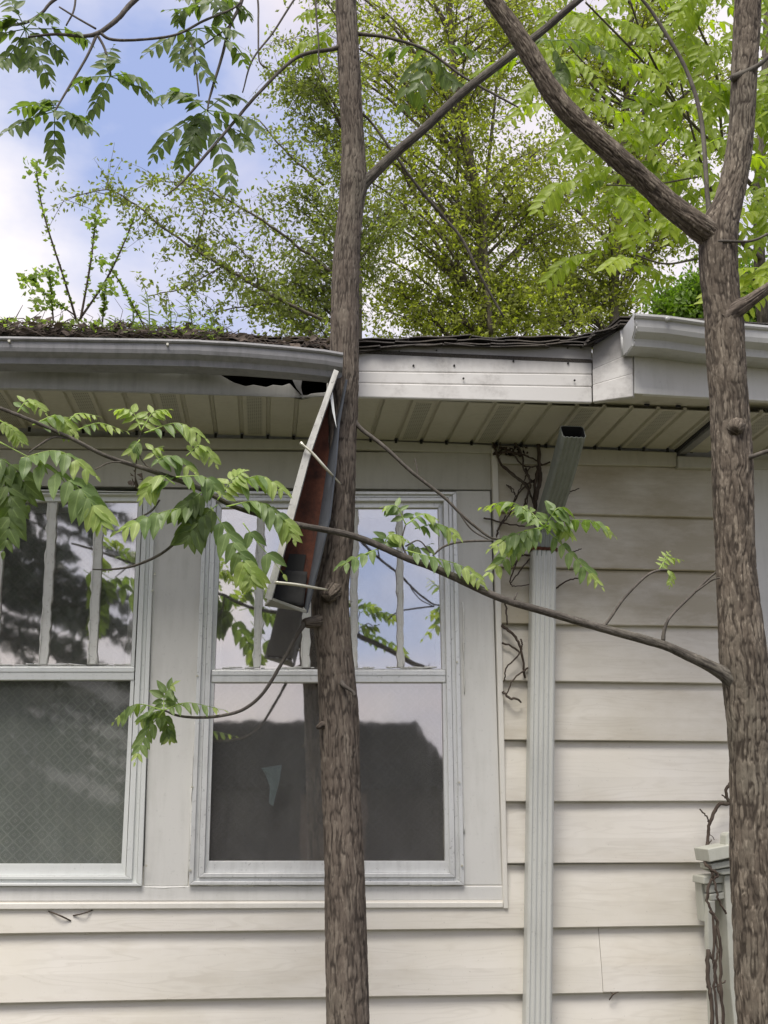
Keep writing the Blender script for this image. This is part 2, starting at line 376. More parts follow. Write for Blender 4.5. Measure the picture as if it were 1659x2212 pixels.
def curtain_mat(name, ca, cb, strength):
    k = NT(name).set(.9, 0, .1)
    uv = k.geo((1, 1, 1)); sx = k.n('SeparateXYZ'); k.l(uv, sx.inputs[0])
    P = .043
    s1 = k.math('DIVIDE', k.math('ADD', sx.outputs[0], sx.outputs[2]), P); s2 = k.math('DIVIDE', k.math('SUBTRACT', sx.outputs[0], sx.outputs[2]), P)
    f1 = k.math('ABSOLUTE', k.math('SUBTRACT', k.math('FRACT', s1), .5)); f2 = k.math('ABSOLUTE', k.math('SUBTRACT', k.math('FRACT', s2), .5))
    mn = k.math('MINIMUM', f1, f2); mxx = k.math('MAXIMUM', f1, f2)
    line = k.ramp(mn, [(.05, (1, 1, 1)), (.085, (0, 0, 0))])
    # crossing squares and diamonds of the woven lattice
    q1 = k.math('ABSOLUTE', k.math('SUBTRACT', f1, .5)); q2 = k.math('ABSOLUTE', k.math('SUBTRACT', f2, .5))
    dia = k.ramp(k.math('MAXIMUM', k.math('ABSOLUTE', k.math('SUBTRACT', k.math('FRACT', s1), .0)), k.math('FRACT', s2)), [(.0, (1, 1, 1)), (.01, (1, 1, 1))])
    mid = k.ramp(k.math('MAXIMUM', q1, q2), [(.0, (0, 0, 0)), (.05, (0, 0, 0)), (.07, (1, 1, 1)), (.15, (1, 1, 1)), (.18, (0, 0, 0))])
    ring = k.ramp(mxx, [(.20, (1, 1, 1)), (.23, (0, 0, 0))])
    w = k.math('MAXIMUM', k.math('MULTIPLY', line, .8), k.math('MAXIMUM', k.math('MULTIPLY', mid, .55), k.math('MULTIPLY', ring, .3)))
    fade = k.ramp(k.noise(uv, 3.5, 3), [(.3, (.35, .35, .35)), (.7, (1, 1, 1))])
    weave = k.noise(uv, 420, 2)
    c = k.mix(k.math('MULTIPLY', k.math('MULTIPLY', w, fade), strength), ca, cb)
    c = k.mix(k.math('MULTIPLY', weave, .35), c, tuple(x*.45 for x in ca))
    k.col(c); return k.m
M['curtain'] = curtain_mat('lattice_lace_curtain', (.20, .21, .19), (.46, .47, .42), .6)
M['curtain_dark'] = curtain_mat('dark_lace_curtain', (.36, .34, .34), (.52, .5, .5), .6)
def glass_mat(name, refl, tint, wav, dust):
    k = NT(name); t = k.t; t.nodes.remove(k.b)
    tr = k.n('BsdfTransparent'); tr.inputs[0].default_value = (*tint, 1)
    gl = k.n('BsdfGlossy'); gl.inputs['Roughness'].default_value = .03; gl.inputs[0].default_value = (.98, .93, .89, 1)
    b = k.n('Bump'); b.inputs['Strength'].default_value = wav; b.inputs['Distance'].default_value = .005
    k.l(k.noise(k.geo((1, 1, .7)), 6, 3, .5), b.inputs['Height']); k.l(b.outputs[0], gl.inputs['Normal'])
    ms = k.n('MixShader'); ms.inputs[0].default_value = refl
    k.l(tr.outputs[0], ms.inputs[1]); k.l(gl.outputs[0], ms.inputs[2])
    df = k.n('BsdfDiffuse'); df.inputs[0].default_value = (.55, .54, .52, 1)
    n = k.noise(k.geo(), 5, 7, .7); n2 = k.noise(k.geo((4, 4, .8)), 14, 4, .6)
    f = k.math('MULTIPLY', k.ramp(k.math('MULTIPLY', n, n2), [(.12, (.35, .35, .35)), (.42, (1, 1, 1))]), dust)
    m2 = k.n('MixShader'); k.l(f, m2.inputs[0]); k.l(ms.outputs[0], m2.inputs[1]); k.l(df.outputs[0], m2.inputs[2]); k.l(m2.outputs[0], k.o.inputs[0]); return k.m
M['glass'] = glass_mat('old_window_glass', .44, (.92, .94, .93), .08, .10)
M['glass_low'] = glass_mat('dusty_window_glass', .035, (.9, .92, .91), .06, .09)
M['glass_win2'] = glass_mat('storm_window_glass', .50, (.9, .92, .92), .07, .07)
M['glass_win2_low'] = glass_mat('screened_window_glass', .36, (.88, .9, .9), .06, .06)
def ground_mat():
    k = NT('lawn').set(.95, 0, .1); g = k.geo()
    c = k.ramp(k.noise(g, 1.5, 8, .7), [(.3, (.05, .052, .03)), (.6, (.095, .09, .055)), (.8, (.15, .13, .095))]); k.col(c); return k.m
M['ground'] = ground_mat()
def soffit_vent_mat():
    k = NT('soffit_vent_vinyl').set(.55, 0, .3); g = k.geo(); sx = k.n('SeparateXYZ'); k.l(g, sx.inputs[0])
    f = k.math('FRACT', k.math('MULTIPLY', sx.outputs[1], 70.)); h = k.math('FRACT', k.math('MULTIPLY', sx.outputs[0], 150.))
    s = k.math('MULTIPLY', k.math('GREATER_THAN', f, .5), k.math('GREATER_THAN', h, .28))
    k.col(k.mix(k.math('MULTIPLY', s, .75), (.47, .455, .38), (.10, .10, .085))); return k.m
M['vent'] = soffit_vent_mat()

# ------------------------------------------------------------------ ground
g = MB(); g.add([(-400, -400, 0), (400, -400, 0), (400, 400, 0), (-400, 400, 0)], [(0, 1, 2, 3)])
tag(g.build('ground', M['ground'], None, False), kind='structure')

# ------------------------------------------------------------------ the house
house = empty('house', (0.3, 1.5, 0), 'low cream sided house with broken grey gutter, two storm windows and sagging eaves', 'house')
XL, XR = -2.4, 2.55                      # house ends, both outside the frame
ZS = 2.83                                # soffit height
# walls (closed box behind the trim, with two window openings)
win1 = (at(-420, 1500, 0).x, at(330, 1500, 0).x); win2 = (at(432, 1500, 0).x, at(990, 1500, 0).x)
zb, zt = at(700, 1912, 0).z, at(700, 1058, 0).z
wall = MB(); y0, y1 = .016, .13
for a, b in (((XL, y0, 0), (XR, y1, zb)), ((XL, y0, zt), (XR, y1, 3.0)), ((XL, y0, zb), (win1[0], y1, zt)),
             ((win1[1], y0, zb), (win2[0], y1, zt)), ((win2[1], y0, zb), (XR, y1, zt)),
             ((XL, 3.0, 0), (XR, 3.1, 3.0)), ((XL, .13, 0), (XL+.1, 3.0, 3.0)), ((XR-.1, .13, 0), (XR, 3.0, 3.0)), ((XL+.1, .13, 2.86), (XR-.1, 3.0, 2.9))):
    box_mb(wall, a, b)
wall.build('wall', M['frieze'], house, False)

# siding boards: one object each, clapboard section with the curled lower lip
def siding_board(x0, x1, zlo, h=.2, label=None):
    prof = [(-.020, 0), (-.0225, .003), (-.022, .012), (-.0175, h*.40), (-.009, h*.75), (-.002, h-.002), (.012, h-.002), (.012, .012), (-.001, .012), (-.004, 0)]
    n = len(prof); mb = MB(); m = max(2, int((x1-x0)/.15)); ph = random.uniform(0, 6)
    vs = []
    for i in range(m+1):
        x = x0+(x1-x0)*i/m
        for (y, z) in prof: vs.append((x, y+.0012*math.sin(ph+x*3.1)*(1 if z < h*.5 else 0), zlo+z+.0012*math.sin(ph+x*2.3)))
    fs = [(i*n+k, (i+1)*n+k, (i+1)*n+(k+1) % n, i*n+(k+1) % n) for i in range(m) for k in range(n)]
    fs += [tuple(range(n)), tuple(m*n+k for k in range(n-1, -1, -1))]
    mb.add(vs, fs); return mb.build('siding_board', M['siding_shade_mildew'] if zlo > 2.1 else M['siding_part'] if zlo > 1.7 else M['siding'], house, False, label=label)
H = .198
xs = at(1091, 1600, 0).x; xl = at(-330, 2100, 0).x; xr = at(1640, 1500, 0).x; xrail = at(1640, 2000, 0).x
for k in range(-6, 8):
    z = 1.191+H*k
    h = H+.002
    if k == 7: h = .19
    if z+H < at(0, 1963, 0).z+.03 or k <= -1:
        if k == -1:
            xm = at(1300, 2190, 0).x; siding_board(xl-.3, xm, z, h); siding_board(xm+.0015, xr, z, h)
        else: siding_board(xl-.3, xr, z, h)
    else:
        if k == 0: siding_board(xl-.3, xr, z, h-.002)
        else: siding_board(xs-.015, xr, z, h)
# boards left of the windows, outside the frame
prism('corner_board', [(1624, 960), (1790, 968), (1790, 1990), (1650, 1995), (1640, 1500)], -.02, .035, M['trim'], house)
box('corner_board', (at(1650, 2000, -.02).x, -.02, 0), (at(1790, 2000, -.02).x, .012, at(1650, 1998, -.02).z), M['trim'], house, .002)

# frieze board and moulding under the soffit
prism('frieze_board', [(-380, 968), (1060, 978), (1062, 1058), (-380, 1046)], -.008, .022, M['frieze'], house)
prism('soffit_moulding', [(-380, 936), (776, 950), (1064, 961), (1064, 979), (776, 970), (-380, 966)], -.022, .036, M['frieze'], house)
prism('soffit_moulding', [(1067, 962), (1462, 977), (1462, 1007), (1067, 1001)], -.02, .03, M['soffit'], house)
prism('soffit_moulding', [(1465, 985), (1800, 997), (1800, 1016), (1465, 1010)], -.03, .04, M['frieze'], house)

# casings
prism('casing_board', [(336, 1056), (440, 1058), (431, 1350), (406, 1914), (310, 1914)], -.014, .03, M['trim'], house, .003)
prism('casing_board', [(985, 1060), (1059, 1060), (1085, 1912), (1002, 1912)], -.014, .03, M['trim'], house, .003)
prism('casing_board', [(-380, 1914), (1086, 1914), (1088, 1945), (-380, 1948)], -.018, .034, M['trim'], house, .003, 'sill board running under both windows')
prism('trim_channel', [(1062, 968), (1075, 968), (1098, 1963), (1088, 1963)], -.028, .04, M['jtrim'], house)
prism('trim_channel', [(-380, 1952), (1087, 1949), (1087, 1961), (-380, 1966)], -.028, .04, M['jtrim'], house)
# windows ------------------------------------------------------------------
def frame_mb(mb, o, i, Y, d):
    """frame between outer quad o and inner quad i (tl,tr,br,bl), four mitred pieces"""
    for k in range(4):
        prism_mb(mb, [o[k], o[(k+1) % 4], i[(k+1) % 4], i[k]], Y, d)
    return mb
def lerp(a, b, t): return (a[0]+(b[0]-a[0])*t, a[1]+(b[1]-a[1])*t)
def inset(q, l, t, r, b):
    tl, tr, br, bl = q
    return [(tl[0]+l, tl[1]+t), (tr[0]-r, tr[1]+t), (br[0]-r, br[1]-b), (bl[0]+l, bl[1]-b)]
def sub(name, mb, m, win, bev=.0015, smooth=False):
    o = mb.build(name, m, win, smooth)
    return bevel(o, bev) if bev else o

def make_window(q, sash_l, sash_r, top, mid, botv, metal, muntins, label, lower, upper_glass, lower_glass, cloth):
    """q: outer frame quad; sash_l/r: outer sash edges as (x at top, x at bottom)"""
    w = bpy.data.objects.new('window', None); COL.objects.link(w); w.parent = house
    c = at((q[2][0]+q[3][0])/2, q[2][1], 0); w.location = c-wloc(house); w['label'] = label
    L = lambda v: sash_l[0]+(sash_l[1]-sash_l[0])*(v-top)/(botv-top)
    Rr = lambda v: sash_r[0]+(sash_r[1]-sash_r[0])*(v-top)/(botv-top)
    m0, m1 = mid
    # outer storm frame in three stepped tracks
    inner = [(L(top)-1, top), (Rr(top)+1, top), (Rr(botv)+1, botv+26), (L(botv)-1, botv+26)]
    a = q; b_ = [lerp(q[i], inner[i], .30) for i in range(4)]; c_ = [lerp(q[i], inner[i], .62) for i in range(4)]
    sub('storm_frame', frame_mb(MB(), a, b_, -.030, .045), metal, w)
    sub('storm_track', frame_mb(MB(), [lerp(q[i], inner[i], .31) for i in range(4)], c_, -.018, .03), metal, w)
    sub('storm_track', frame_mb(MB(), [lerp(q[i], inner[i], .63) for i in range(4)], inner, -.026, .04), metal, w)
    # upper sash
    fr = 17
    up = [(L(top), top), (Rr(top), top), (Rr(m1), m0), (L(m1), m0)]
    upi = [(L(top)+fr*.6, top+15), (Rr(top)-fr*.6, top+15), (Rr(m0)-fr*.5, m0-2), (L(m0)+fr*.5, m0-2)]
    sub('upper_sash', frame_mb(MB(), up, upi, -.004, .02), metal, w)
    prism_mb(mr := MB(), [(L(m0)+1, m0), (Rr(m0)-1, m0), (Rr(m1)-1, m1), (L(m1)+1, m1)], -.016, .03)
    sub('meeting_rail', mr, metal, w, .002)
    prism_mb(mr := MB(), [(L(m0)+1, m0+7), (Rr(m0)-1, m0+7), (Rr(m1)-1, m0+10), (L(m1)+1, m0+10)], -.019, .0025)
    sub('rail_lip', mr, metal, w, 0)
    lo = [(L(m1), m1), (Rr(m1), m1), (Rr(botv), botv+25), (L(botv), botv+25)]
    loi = [(L(m1)+8, m1+1), (Rr(m1)-8, m1+1), (Rr(botv)-9, botv), (L(botv)+9, botv)]
    sub('lower_sash', frame_mb(MB(), lo, loi, -.012, .02), metal, w)
    prism_mb(mr := MB(), inset(upi, 1, 1, 1, 1), .008, .003); sub('pane', mr, upper_glass, w, 0)
    prism_mb(mr := MB(), inset(loi, 1, 1, 1, 1), .000, .003); sub('pane', mr, lower_glass, w, 0)
    # inner wooden sash with muntins behind the storm glass
    mu = MB()
    for (t, bt, wd) in muntins: prism_mb(mu, [(t, top+17), (t+wd, top+17), (bt+wd, m0-6), (bt, m0-6)], -.001, .0085)
    pt = MB()
    for (t, bt, wd) in muntins:
        for e_ in (0, wd):
            n_ = 26; pth = [at(t+e_+(bt-t)*i/(n_-1)+random.uniform(-1.5, 1.5), top+17+(m0-23-top)*i/(n_-1), -.0012) for i in range(n_)]
            tube_mb(pt, pth, [abs(random.gauss(.0022, .0016))+.0005 for _ in pth], 5, True, .3)
    for i in range(40):
        p_ = at(random.uniform(upi[3][0]+6, upi[2][0]-6), m0-5+random.uniform(-2, 1), .002); tube_mb(pt, [p_, p_+Vector((random.uniform(.01, .05), 0, random.uniform(-.001, .002)))], [.0025, .0012], 5, True, .3)
    pt.build('old_putty', M['sash'], w, True, kind='stuff')
    frame_mb(mu, inset(upi, -10, -8, -10, -6), inset(upi, 12, 22, 12, 5), .024, .025)
    o = sub('muntin', mu, M['sash'], w, .003)
    # cloth hanging behind the glass
    cl = MB(); y = .075; n = 46; vs = []
    P0, P1 = at(q[3][0]-40, botv+70, y), at(q[2][0]+40, botv+70, y); zt_ = at(q[0][0], q[0][1]-60, y).z
    for j in range(2):
        for i in range(n+1):
            x = P0.x+(P1.x-P0.x)*i/n; vs.append((x, y+.006*math.sin(i*.9)+.004*math.sin(i*.37+2), P0.z if j == 0 else zt_))
    cl.add(vs, [(i, i+1, n+1+i+1, n+1+i) for i in range(n)])
    cl.build('curtain', cloth, w, True)
    return w
w1 = make_window([(-430, 1047), (336, 1062), (306, 1914), (-430, 1914)], (-405, -405), (309, 271), 1068, (1441, 1469), 1866, M['alu_white'],
                 [(-330, -345, 16), (-225, -243, 16), (-118, -137, 16), (-5, -24, 16), (105, 85, 17), (207, 190, 17)],
                 'left window with white frame and lattice curtain', None, M['glass'], M['glass_low'], M['curtain'])
w2 = make_window([(440, 1060), (986, 1062), (1003, 1912), (408, 1912)], (468, 442), (957, 971), 1082, (1448, 1474), 1860, M['alu'],
                 [(557, 547, 15), (660, 652, 15), (760, 758, 13), (858, 860, 11)],
                 'right window with weathered metal frame and sky reflected in it', None, M['glass_win2'], M['glass_win2_low'], M['curtain_dark'])
# torn paper stuck behind the right lower pane, bent aluminium flap, screws
pp = MB(); P = [at(u, v, .03) for u, v in ((564, 1659), (609, 1652), (603, 1690), (590, 1742), (581, 1735), (583, 1700), (573, 1672))]
P = [p+Vector((0, random.uniform(-.004, .004), 0)) for p in P]; pp.add(P, [(0, 1, 2, 6), (2, 3, 4, 5), (2, 5, 6)])
pp.build('torn_paper', painted('pale_blue_paper', (.55, .66, .68), (.35, .42, .44), .8), w2, False)
scr = MB()
for (u, v) in ((330, 1275), (334, 1240), (316, 1870), (987, 1430), (992, 1690), (998, 1870), (415, 1700), (426, 1460), (411, 1880)):
    p = at(u, v, -.031); tube_mb(scr, [p, p+Vector((0, -.003, 0))], [.004, .0035], 8)
scr.build('screw', M['steel'], w2, False)
# loose caulk blobs and peeled strips along the window joints
ck = MB()
for (u0, v0, u1, v1) in ((441, 1180, 432, 1290), (434, 1330, 428, 1450), (422, 1560, 418, 1640), (409, 1890, 414, 1700), (411, 1912, 560, 1913), (600, 1912, 640, 1916), (860, 1914, 1000, 1910), (312, 1918, 400, 1917), (1003, 1500, 1000, 1300), (998, 1700, 1003, 1800)):
    n = 9; pts = []
    for i in range(n): p = at(u0+(u1-u0)*i/(n-1)+random.uniform(-1, 1), v0+(v1-v0)*i/(n-1)+random.uniform(-1, 1), -.017); pts.append(p)
    tube_mb(ck, pts, [random.uniform(.0012, .0032) for _ in pts], 6, True, .3)
ck.build('old_caulk', M['sash'], w2, True, kind='stuff')

# soffit: vinyl panels, each twelve inches wide with three ribs, running out from the wall
YF = -.44
def soffit_panel(x, w, yb, yf, z, vent=True):
    mb = MB(); s = w/3; prof = []
    for i in range(3):
        a = x+i*s; prof += [(a, 0), (a+s*.82, 0), (a+s*.86, .009), (a+s*.96, .009)]
    prof.append((x+w-.0006, 0))
    n = len(prof); vs = [(px, yb, z+pz) for px, pz in prof]+[(px, yf, z+pz) for px, pz in prof]
    vs += [(px, yb, z+pz+.003) for px, pz in prof]+[(px, yf, z+pz+.003) for px, pz in prof]
    fs = [(i, n+i, n+i+1, i+1) for i in range(n-1)]+[(2*n+i, 2*n+i+1, 3*n+i+1, 3*n+i) for i in range(n-1)]
    fs += [(i, i+1, 2*n+i+1, 2*n+i) for i in range(n-1)]
    mb.add(vs, [f[::-1] for f in fs])
    p = mb.build('soffit_panel', M['soffit'], house, False)
    v = MB(); a = x+s+.012; b = x+s*1.82-.012
    v.add([(a, yb-.015, z-.0008), (b, yb-.015, z-.0008), (b, yf+.02, z-.0008), (a, yf+.02, z-.0008), (a, yb-.015, z-.0003), (b, yb-.015, z-.0003), (b, yf+.02, z-.0003), (a, yf+.02, z-.0003)],
          [(0, 1, 2, 3), (7, 6, 5, 4), (0, 4, 5, 1), (1, 5, 6, 2), (2, 6, 7, 3), (3, 7, 4, 0)])
    v.build('vent_strip', M['vent'], p, False)
x = -1.55; PW = .272
xe = at(1462, 979, 0).x
while x < xe-.01:
    w_ = min(PW, xe-x); soffit_panel(x, w_, -.02, -.435, ZS, True); x += PW
# right of the dark trim, the porch side soffit
x = xe+.03
while x < XR:
    soffit_panel(x, PW, -.03, -.47, ZS-.012, True); x += PW
bm_ = MB(); p0, p1 = Vector((xe, -.02, ZS)), Vector((xe, -.44, ZS))
box_mb(bm_, (xe, -.47, ZS-.018), (xe+.03, -.004, ZS+.01)); bevel(bm_.build('soffit_divider', M['gutter'], house, False), .003)
dd = MB(); box_mb(dd, (xe-.012, -.44, ZS-.006), (xe-.001, -.01, ZS+.002)); dd.build('soffit_gap', M['dark'], house, False)
# holes where the ribs stop at the wall moulding
x = -1.55
while x < xe:
    for i in range(3):
        a = x+PW/3*(i+.85); box('rib_end', (a, -.0225, ZS-.011), (a+.009, -.016, ZS+.004), M['dark'], house)
    x += PW

# fascia
xj = at(1280, 870, YF).x
fa = [(-380, 800), (-380, 832), (0, 838), (300, 846), (620, 854), (712, 856), (712, 846), (672, 850), (655, 858), (640, 843), (626, 828), (610, 833), (590, 831), (575, 836), (548, 831), (530, 834), (505, 826), (485, 815), (462, 800), (440, 770)]
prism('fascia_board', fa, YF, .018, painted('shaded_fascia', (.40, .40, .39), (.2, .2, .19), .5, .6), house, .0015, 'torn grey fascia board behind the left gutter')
torn = MB(); P = [at(u, v, -.452) for u, v in ((622, 800), (655, 808), (650, 836), (655, 857), (640, 838))]
torn.add(P, [(0, 1, 2, 4), (2, 3, 4)]); so = torn.build('torn_flap', M['gutter'], house, False); so.modifiers.new('s', 'SOLIDIFY').thickness = .0012
fb = [(712, 748), (1279, 746), (1281, 870), (1000, 865), (712, 857)]
cen = empty('fascia_cover', at(1000, 870, YF)-house.location); cen.parent = house
# cover made of three pressed steps
def band(q, Y, d, m=M['fascia']): return prism_mb(MB(), q, Y, d).build('fascia_step', m, cen, False)
def fe(u, t): # edge heights at column u, t in 0..1 from top to bottom
    top = 747; bot = 856.5+(u-712)*13.5/568; return (u, top+(bot-top)*t)
for i, (t0, t1, Y) in enumerate(((0, .50, -.452), (.5, .72, -.456), (.72, 1, -.460))):
    bevel(band([fe(706, t0), fe(1279, t0), fe(1279.5, t1), fe(706, t1)], Y, .018), .004)
nl = MB()
for (u, v) in ((981, 790), (1109, 780), (1227, 785), (893, 790), (1001, 818), (1241, 822), (1226, 752), (862, 759), (943, 757)):
    p = at(u, v, -.4605 if v > 800 else -.4525); tube_mb(nl, [p, p+Vector((0, -.003, 0))], [.0035 if v > 770 else .0025]*2, 8)
nl.build('fascia_nail', M['dark'], cen, False)
# angled return to the right-hand fascia
YR = -.53
A0, A1 = at(1279, 748, -.456), at(1281, 870, -.456); B0, B1 = at(1366, 694, YR), at(1368, 858, YR)
rt = empty('fascia_return', A1-house.location); rt.parent = house
for t0, t1, o_ in ((0, .42, 0), (.42, .70, .004), (.70, 1, .007)):
    mb = MB(); off = Vector((-.4, -.9, 0)).normalized()*o_
    q = [A0.lerp(A1, t0)+off, B0.lerp(B1, t0)+off, B0.lerp(B1, t1)+off, A0.lerp(A1, t1)+off]
    q2 = [p+Vector((.012, .02, 0)) for p in q]
    mb.add(q+q2, [(3, 2, 1, 0), (4, 5, 6, 7), (0, 1, 5, 4), (1, 2, 6, 5), (2, 3, 7, 6), (3, 0, 4, 7)]); bevel(mb.build('fascia_step', M['fascia'], rt, False), .003)
prism('fascia_board', [(1370, 762), (1800, 790), (1800, 874), (1370, 850)], YR, .02, M['trim'], house, .002, 'plain pale fascia board under the right gutter')
# underside of the right-hand jog
jb = MB(); q = [at(1281, 871, -.45), at(1368, 859, YR), at(1370, 851, YR+.004), at(1800, 875, YR+.004)]
zq = at(1370, 851, YR).z+.004
jb.add([(q[0].x, -.45, zq), (q[1].x, YR+.004, zq), (XR+.3, YR+.004, zq), (XR+.3, -.40, zq), (q[0].x, -.40, zq)], [(0, 1, 2, 3, 4)])
jo = jb.build('soffit_panel', M['soffit'], house, False); jo.modifiers.new('s', 'SOLIDIFY').thickness = .003
for u in (1392, 1460, 1528, 1640):
    p = at(u, 874+(u-1392)*.045, -.455); box('rib_end', (p.x, -.459, p.z-.004), (p.x+.016, -.452, p.z+.003), M['dark'], house)

# gutters: K profile as a bent sheet
KP = [(.118, -.004), (.118, -.092), (.036, -.092), (.033, -.078), (.030, -.070), (.018, -.062), (.008, -.054), (.004, -.040), (.003, -.016), (-.004, -.013), (-.007, -.008), (-.006, -.001), (.002, .002), (.010, -.002)]
def gutter(stations, m, name='gutter', label=None, scale=1.0, parent=house):
    n = len(KP); vs = []
    for s_ in stations:
        p, tw, sc = s_
        c, sn = math.cos(tw), math.sin(tw)
        for (y, z) in KP: vs.append((p.x, p.y+(y*c-z*sn)*sc, p.z+(y*sn+z*c)*sc))
    mb = MB(); mb.add(vs, [(i*n+k, i*n+k+1, (i+1)*n+k+1, (i+1)*n+k) for i in range(len(stations)-1) for k in range(n-1)])
    o = mb.build(name, m, parent, False, label=label); sm = o.modifiers.new('sheet', 'SOLIDIFY'); sm.thickness = .0016; sm.offset = 0
    return o
def st(u, v, Y, tw=0., sc=1.): return (at(u, v, Y), tw, sc)
gl = gutter([(p_, a_, .79) for p_, a_, _s in [st(-420, 724, -.565), st(-150, 727, -.565, 0, .8), st(20, 728, -.565), st(200, 731, -.566), st(330, 733, -.568), st(430, 735, -.571), st(437, 736, -.572), st(520, 740, -.58, .02), st(620, 748, -.592, .04), st(700, 756, -.604, .07), st(741, 763, -.61, .09)]], M['gutter'], label='left gutter bent down at its broken end')
sp = MB()
for u, v, Y in ((20, 737, -.571), (362, 744, -.574)):
    p = at(u, v, Y); tube_mb(sp, [p+Vector((0, .02, 0)), p+Vector((0, -.004, 0))], [.004, .004], 8)
sp.build('gutter_spike', M['steel'], gl, False)
sm_ = MB(); P = [at(u, v, -.59) for u, v in ((434, 734), (439, 760))]; 
gr = gutter([st(1372, 678, -.65, 0, 1.0), st(1440, 683, -.65), st(1517, 694, -.65), st(1600, 699.5, -.65), st(1800, 717, -.65)], M['gutter_right'], label='right gutter with closed end cap')
# end cap
ec = MB(); p = at(1372, 678, -.65); pts = [Vector((p.x-.002, p.y+y, p.z+z)) for y, z in KP]; pts2 = [q+Vector((-.003, 0, 0)) for q in pts]; n = len(pts)
ec.add(pts+pts2, [tuple(range(n)), tuple(range(2*n-1, n-1, -1))]+[(i, i+n, (i+1) % n+n, (i+1) % n) for i in range(n)])
ec.build('end_cap', M['gutter_right'], gr, False)
fl = MB()
for (y, z), (y2, z2) in zip(KP[1:9], KP[2:10]):
    tube_mb(fl, [Vector((p.x+.004, p.y+y, p.z+z)), Vector((p.x+.004, p.y+y2, p.z+z2))], [.0022, .0022], 6)
tube_mb(fl, [Vector((p.x-.004, p.y+.122, p.z-.004)), Vector((p.x-.004, p.y+.122, p.z-.094))], [.006, .006], 6)
fl.build('cap_flange', M['gutter_right'], gr, True)
sp = MB(); q = at(1442, 689, -.656); tube_mb(sp, [q+Vector((0, .012, 0)), q+Vector((0, -.004, 0)), q+Vector((0, -.006, 0))], [.0075, .0075, .004], 12)
sp.build('gutter_spike', M['gutter_right'], gr, True)

# roof: deck, layered shingles at the edge
roof = empty('roof', Vector((.3, -.4, 2.98))-house.location); roof.parent = house
dk = MB(); zr = lambda u, v: at(u, v, -.49).z
ze = at(776, 744, -.47).z
sl = math.tan(math.radians(9))
dk.add([(XL-.3, -.455, ze-.012), (XR+.3, -.455, ze-.012), (XR+.3, 1.6, ze+2.05*sl-.012), (XL-.3, 1.6, ze+2.05*sl-.012), (XL-.3, 3.4, ze+.25), (XR+.3, 3.4, ze+.25)], [(0, 1, 2, 3), (3, 2, 5, 4)])
dko = dk.build('roof_deck', M['shingle'], roof, False); dko.modifiers.new('s', 'SOLIDIFY').thickness = .012
ga = MB(); box_mb(ga, (XL-.3, 3.0, 2.85), (XR+.3, 3.1, ze+.3)); 
for sx_ in (XL-.02, XR): ga.add([(sx_, -.40, 2.86), (sx_, 3.1, 2.86), (sx_, 3.1, ze+.25), (sx_, 1.6, ze+2.05*sl-.02), (sx_, -.40, ze-.02)], [(0, 1, 2, 3, 4)])
ga.build('gable_end', M['siding'], roof, False)
def shingle(u0, u1, v0, v1, Y, th, dep=.16, droop=0):
    mb = MB(); n = 8; vs = []
    ph = random.uniform(0, 9)
    for i in range(n+1):
        t = i/n; u = u0+(u1-u0)*t; v = v0+(v1-v0)*t+1.6*math.sin(ph+t*7)+droop*math.sin(math.pi*t)
        p = at(u, v, Y+.004*math.sin(ph*2+t*9)); b = p+Vector((0, dep, dep*sl))
        vs += [p, p+Vector((0, .003, th)), b+Vector((0, 0, th)), b]
    fs = []
    for i in range(n):
        for k in range(4): fs.append((i*4+k, (i+1)*4+k, (i+1)*4+(k+1) % 4, i*4+(k+1) % 4))
    fs += [(0, 1, 2, 3), (n*4+3, n*4+2, n*4+1, n*4)]
    mb.add(vs, fs); return mb.build('shingle', M['shingle'], roof, False)
edge = lambda u: np.interp(u, [-400, 0, 300, 480, 700, 776, 900, 1000, 1180, 1280, 1300, 1345, 1500], [716, 722, 730, 738, 747, 750, 745, 741, 744, 741, 733, 708, 690])
u = -400.
while u < 1285:
    w_ = random.uniform(95, 150); u1 = min(u+w_, 1300)
    for lay in range(3):
        d = lay*7.5
        uu = u+lay*31
        shingle(uu, min(uu+w_-1.5, 1306), edge(uu)-d+random.uniform(-1.5, 1.5), edge(min(uu+w_, 1300))-d+random.uniform(-1.5, 1.5), -.475+lay*.012, .005, .16, random.uniform(-1, 2.5))
    u = u1
# curled tabs that lift off the middle fascia and the stack climbing to the right roof
shingle(776, 842, 764, 750, -.468, .004, .1, -3); shingle(776, 950, 759, 744, -.472, .004, .1, -3); shingle(960, 1190, 742, 748, -.476, .004, .1, 3); shingle(1150, 1290, 746, 742, -.472, .004, .1, 2)
for k in range(5): shingle(1262+k*6, 1350+k*3, 745-k*6.5, 708-k*5, -.50-k*.006, .006, .14, random.uniform(0, 4))
for k in range(3): shingle(1340, 1800, 700-k*8, 722-k*8, -.55, .006, .2, 0)

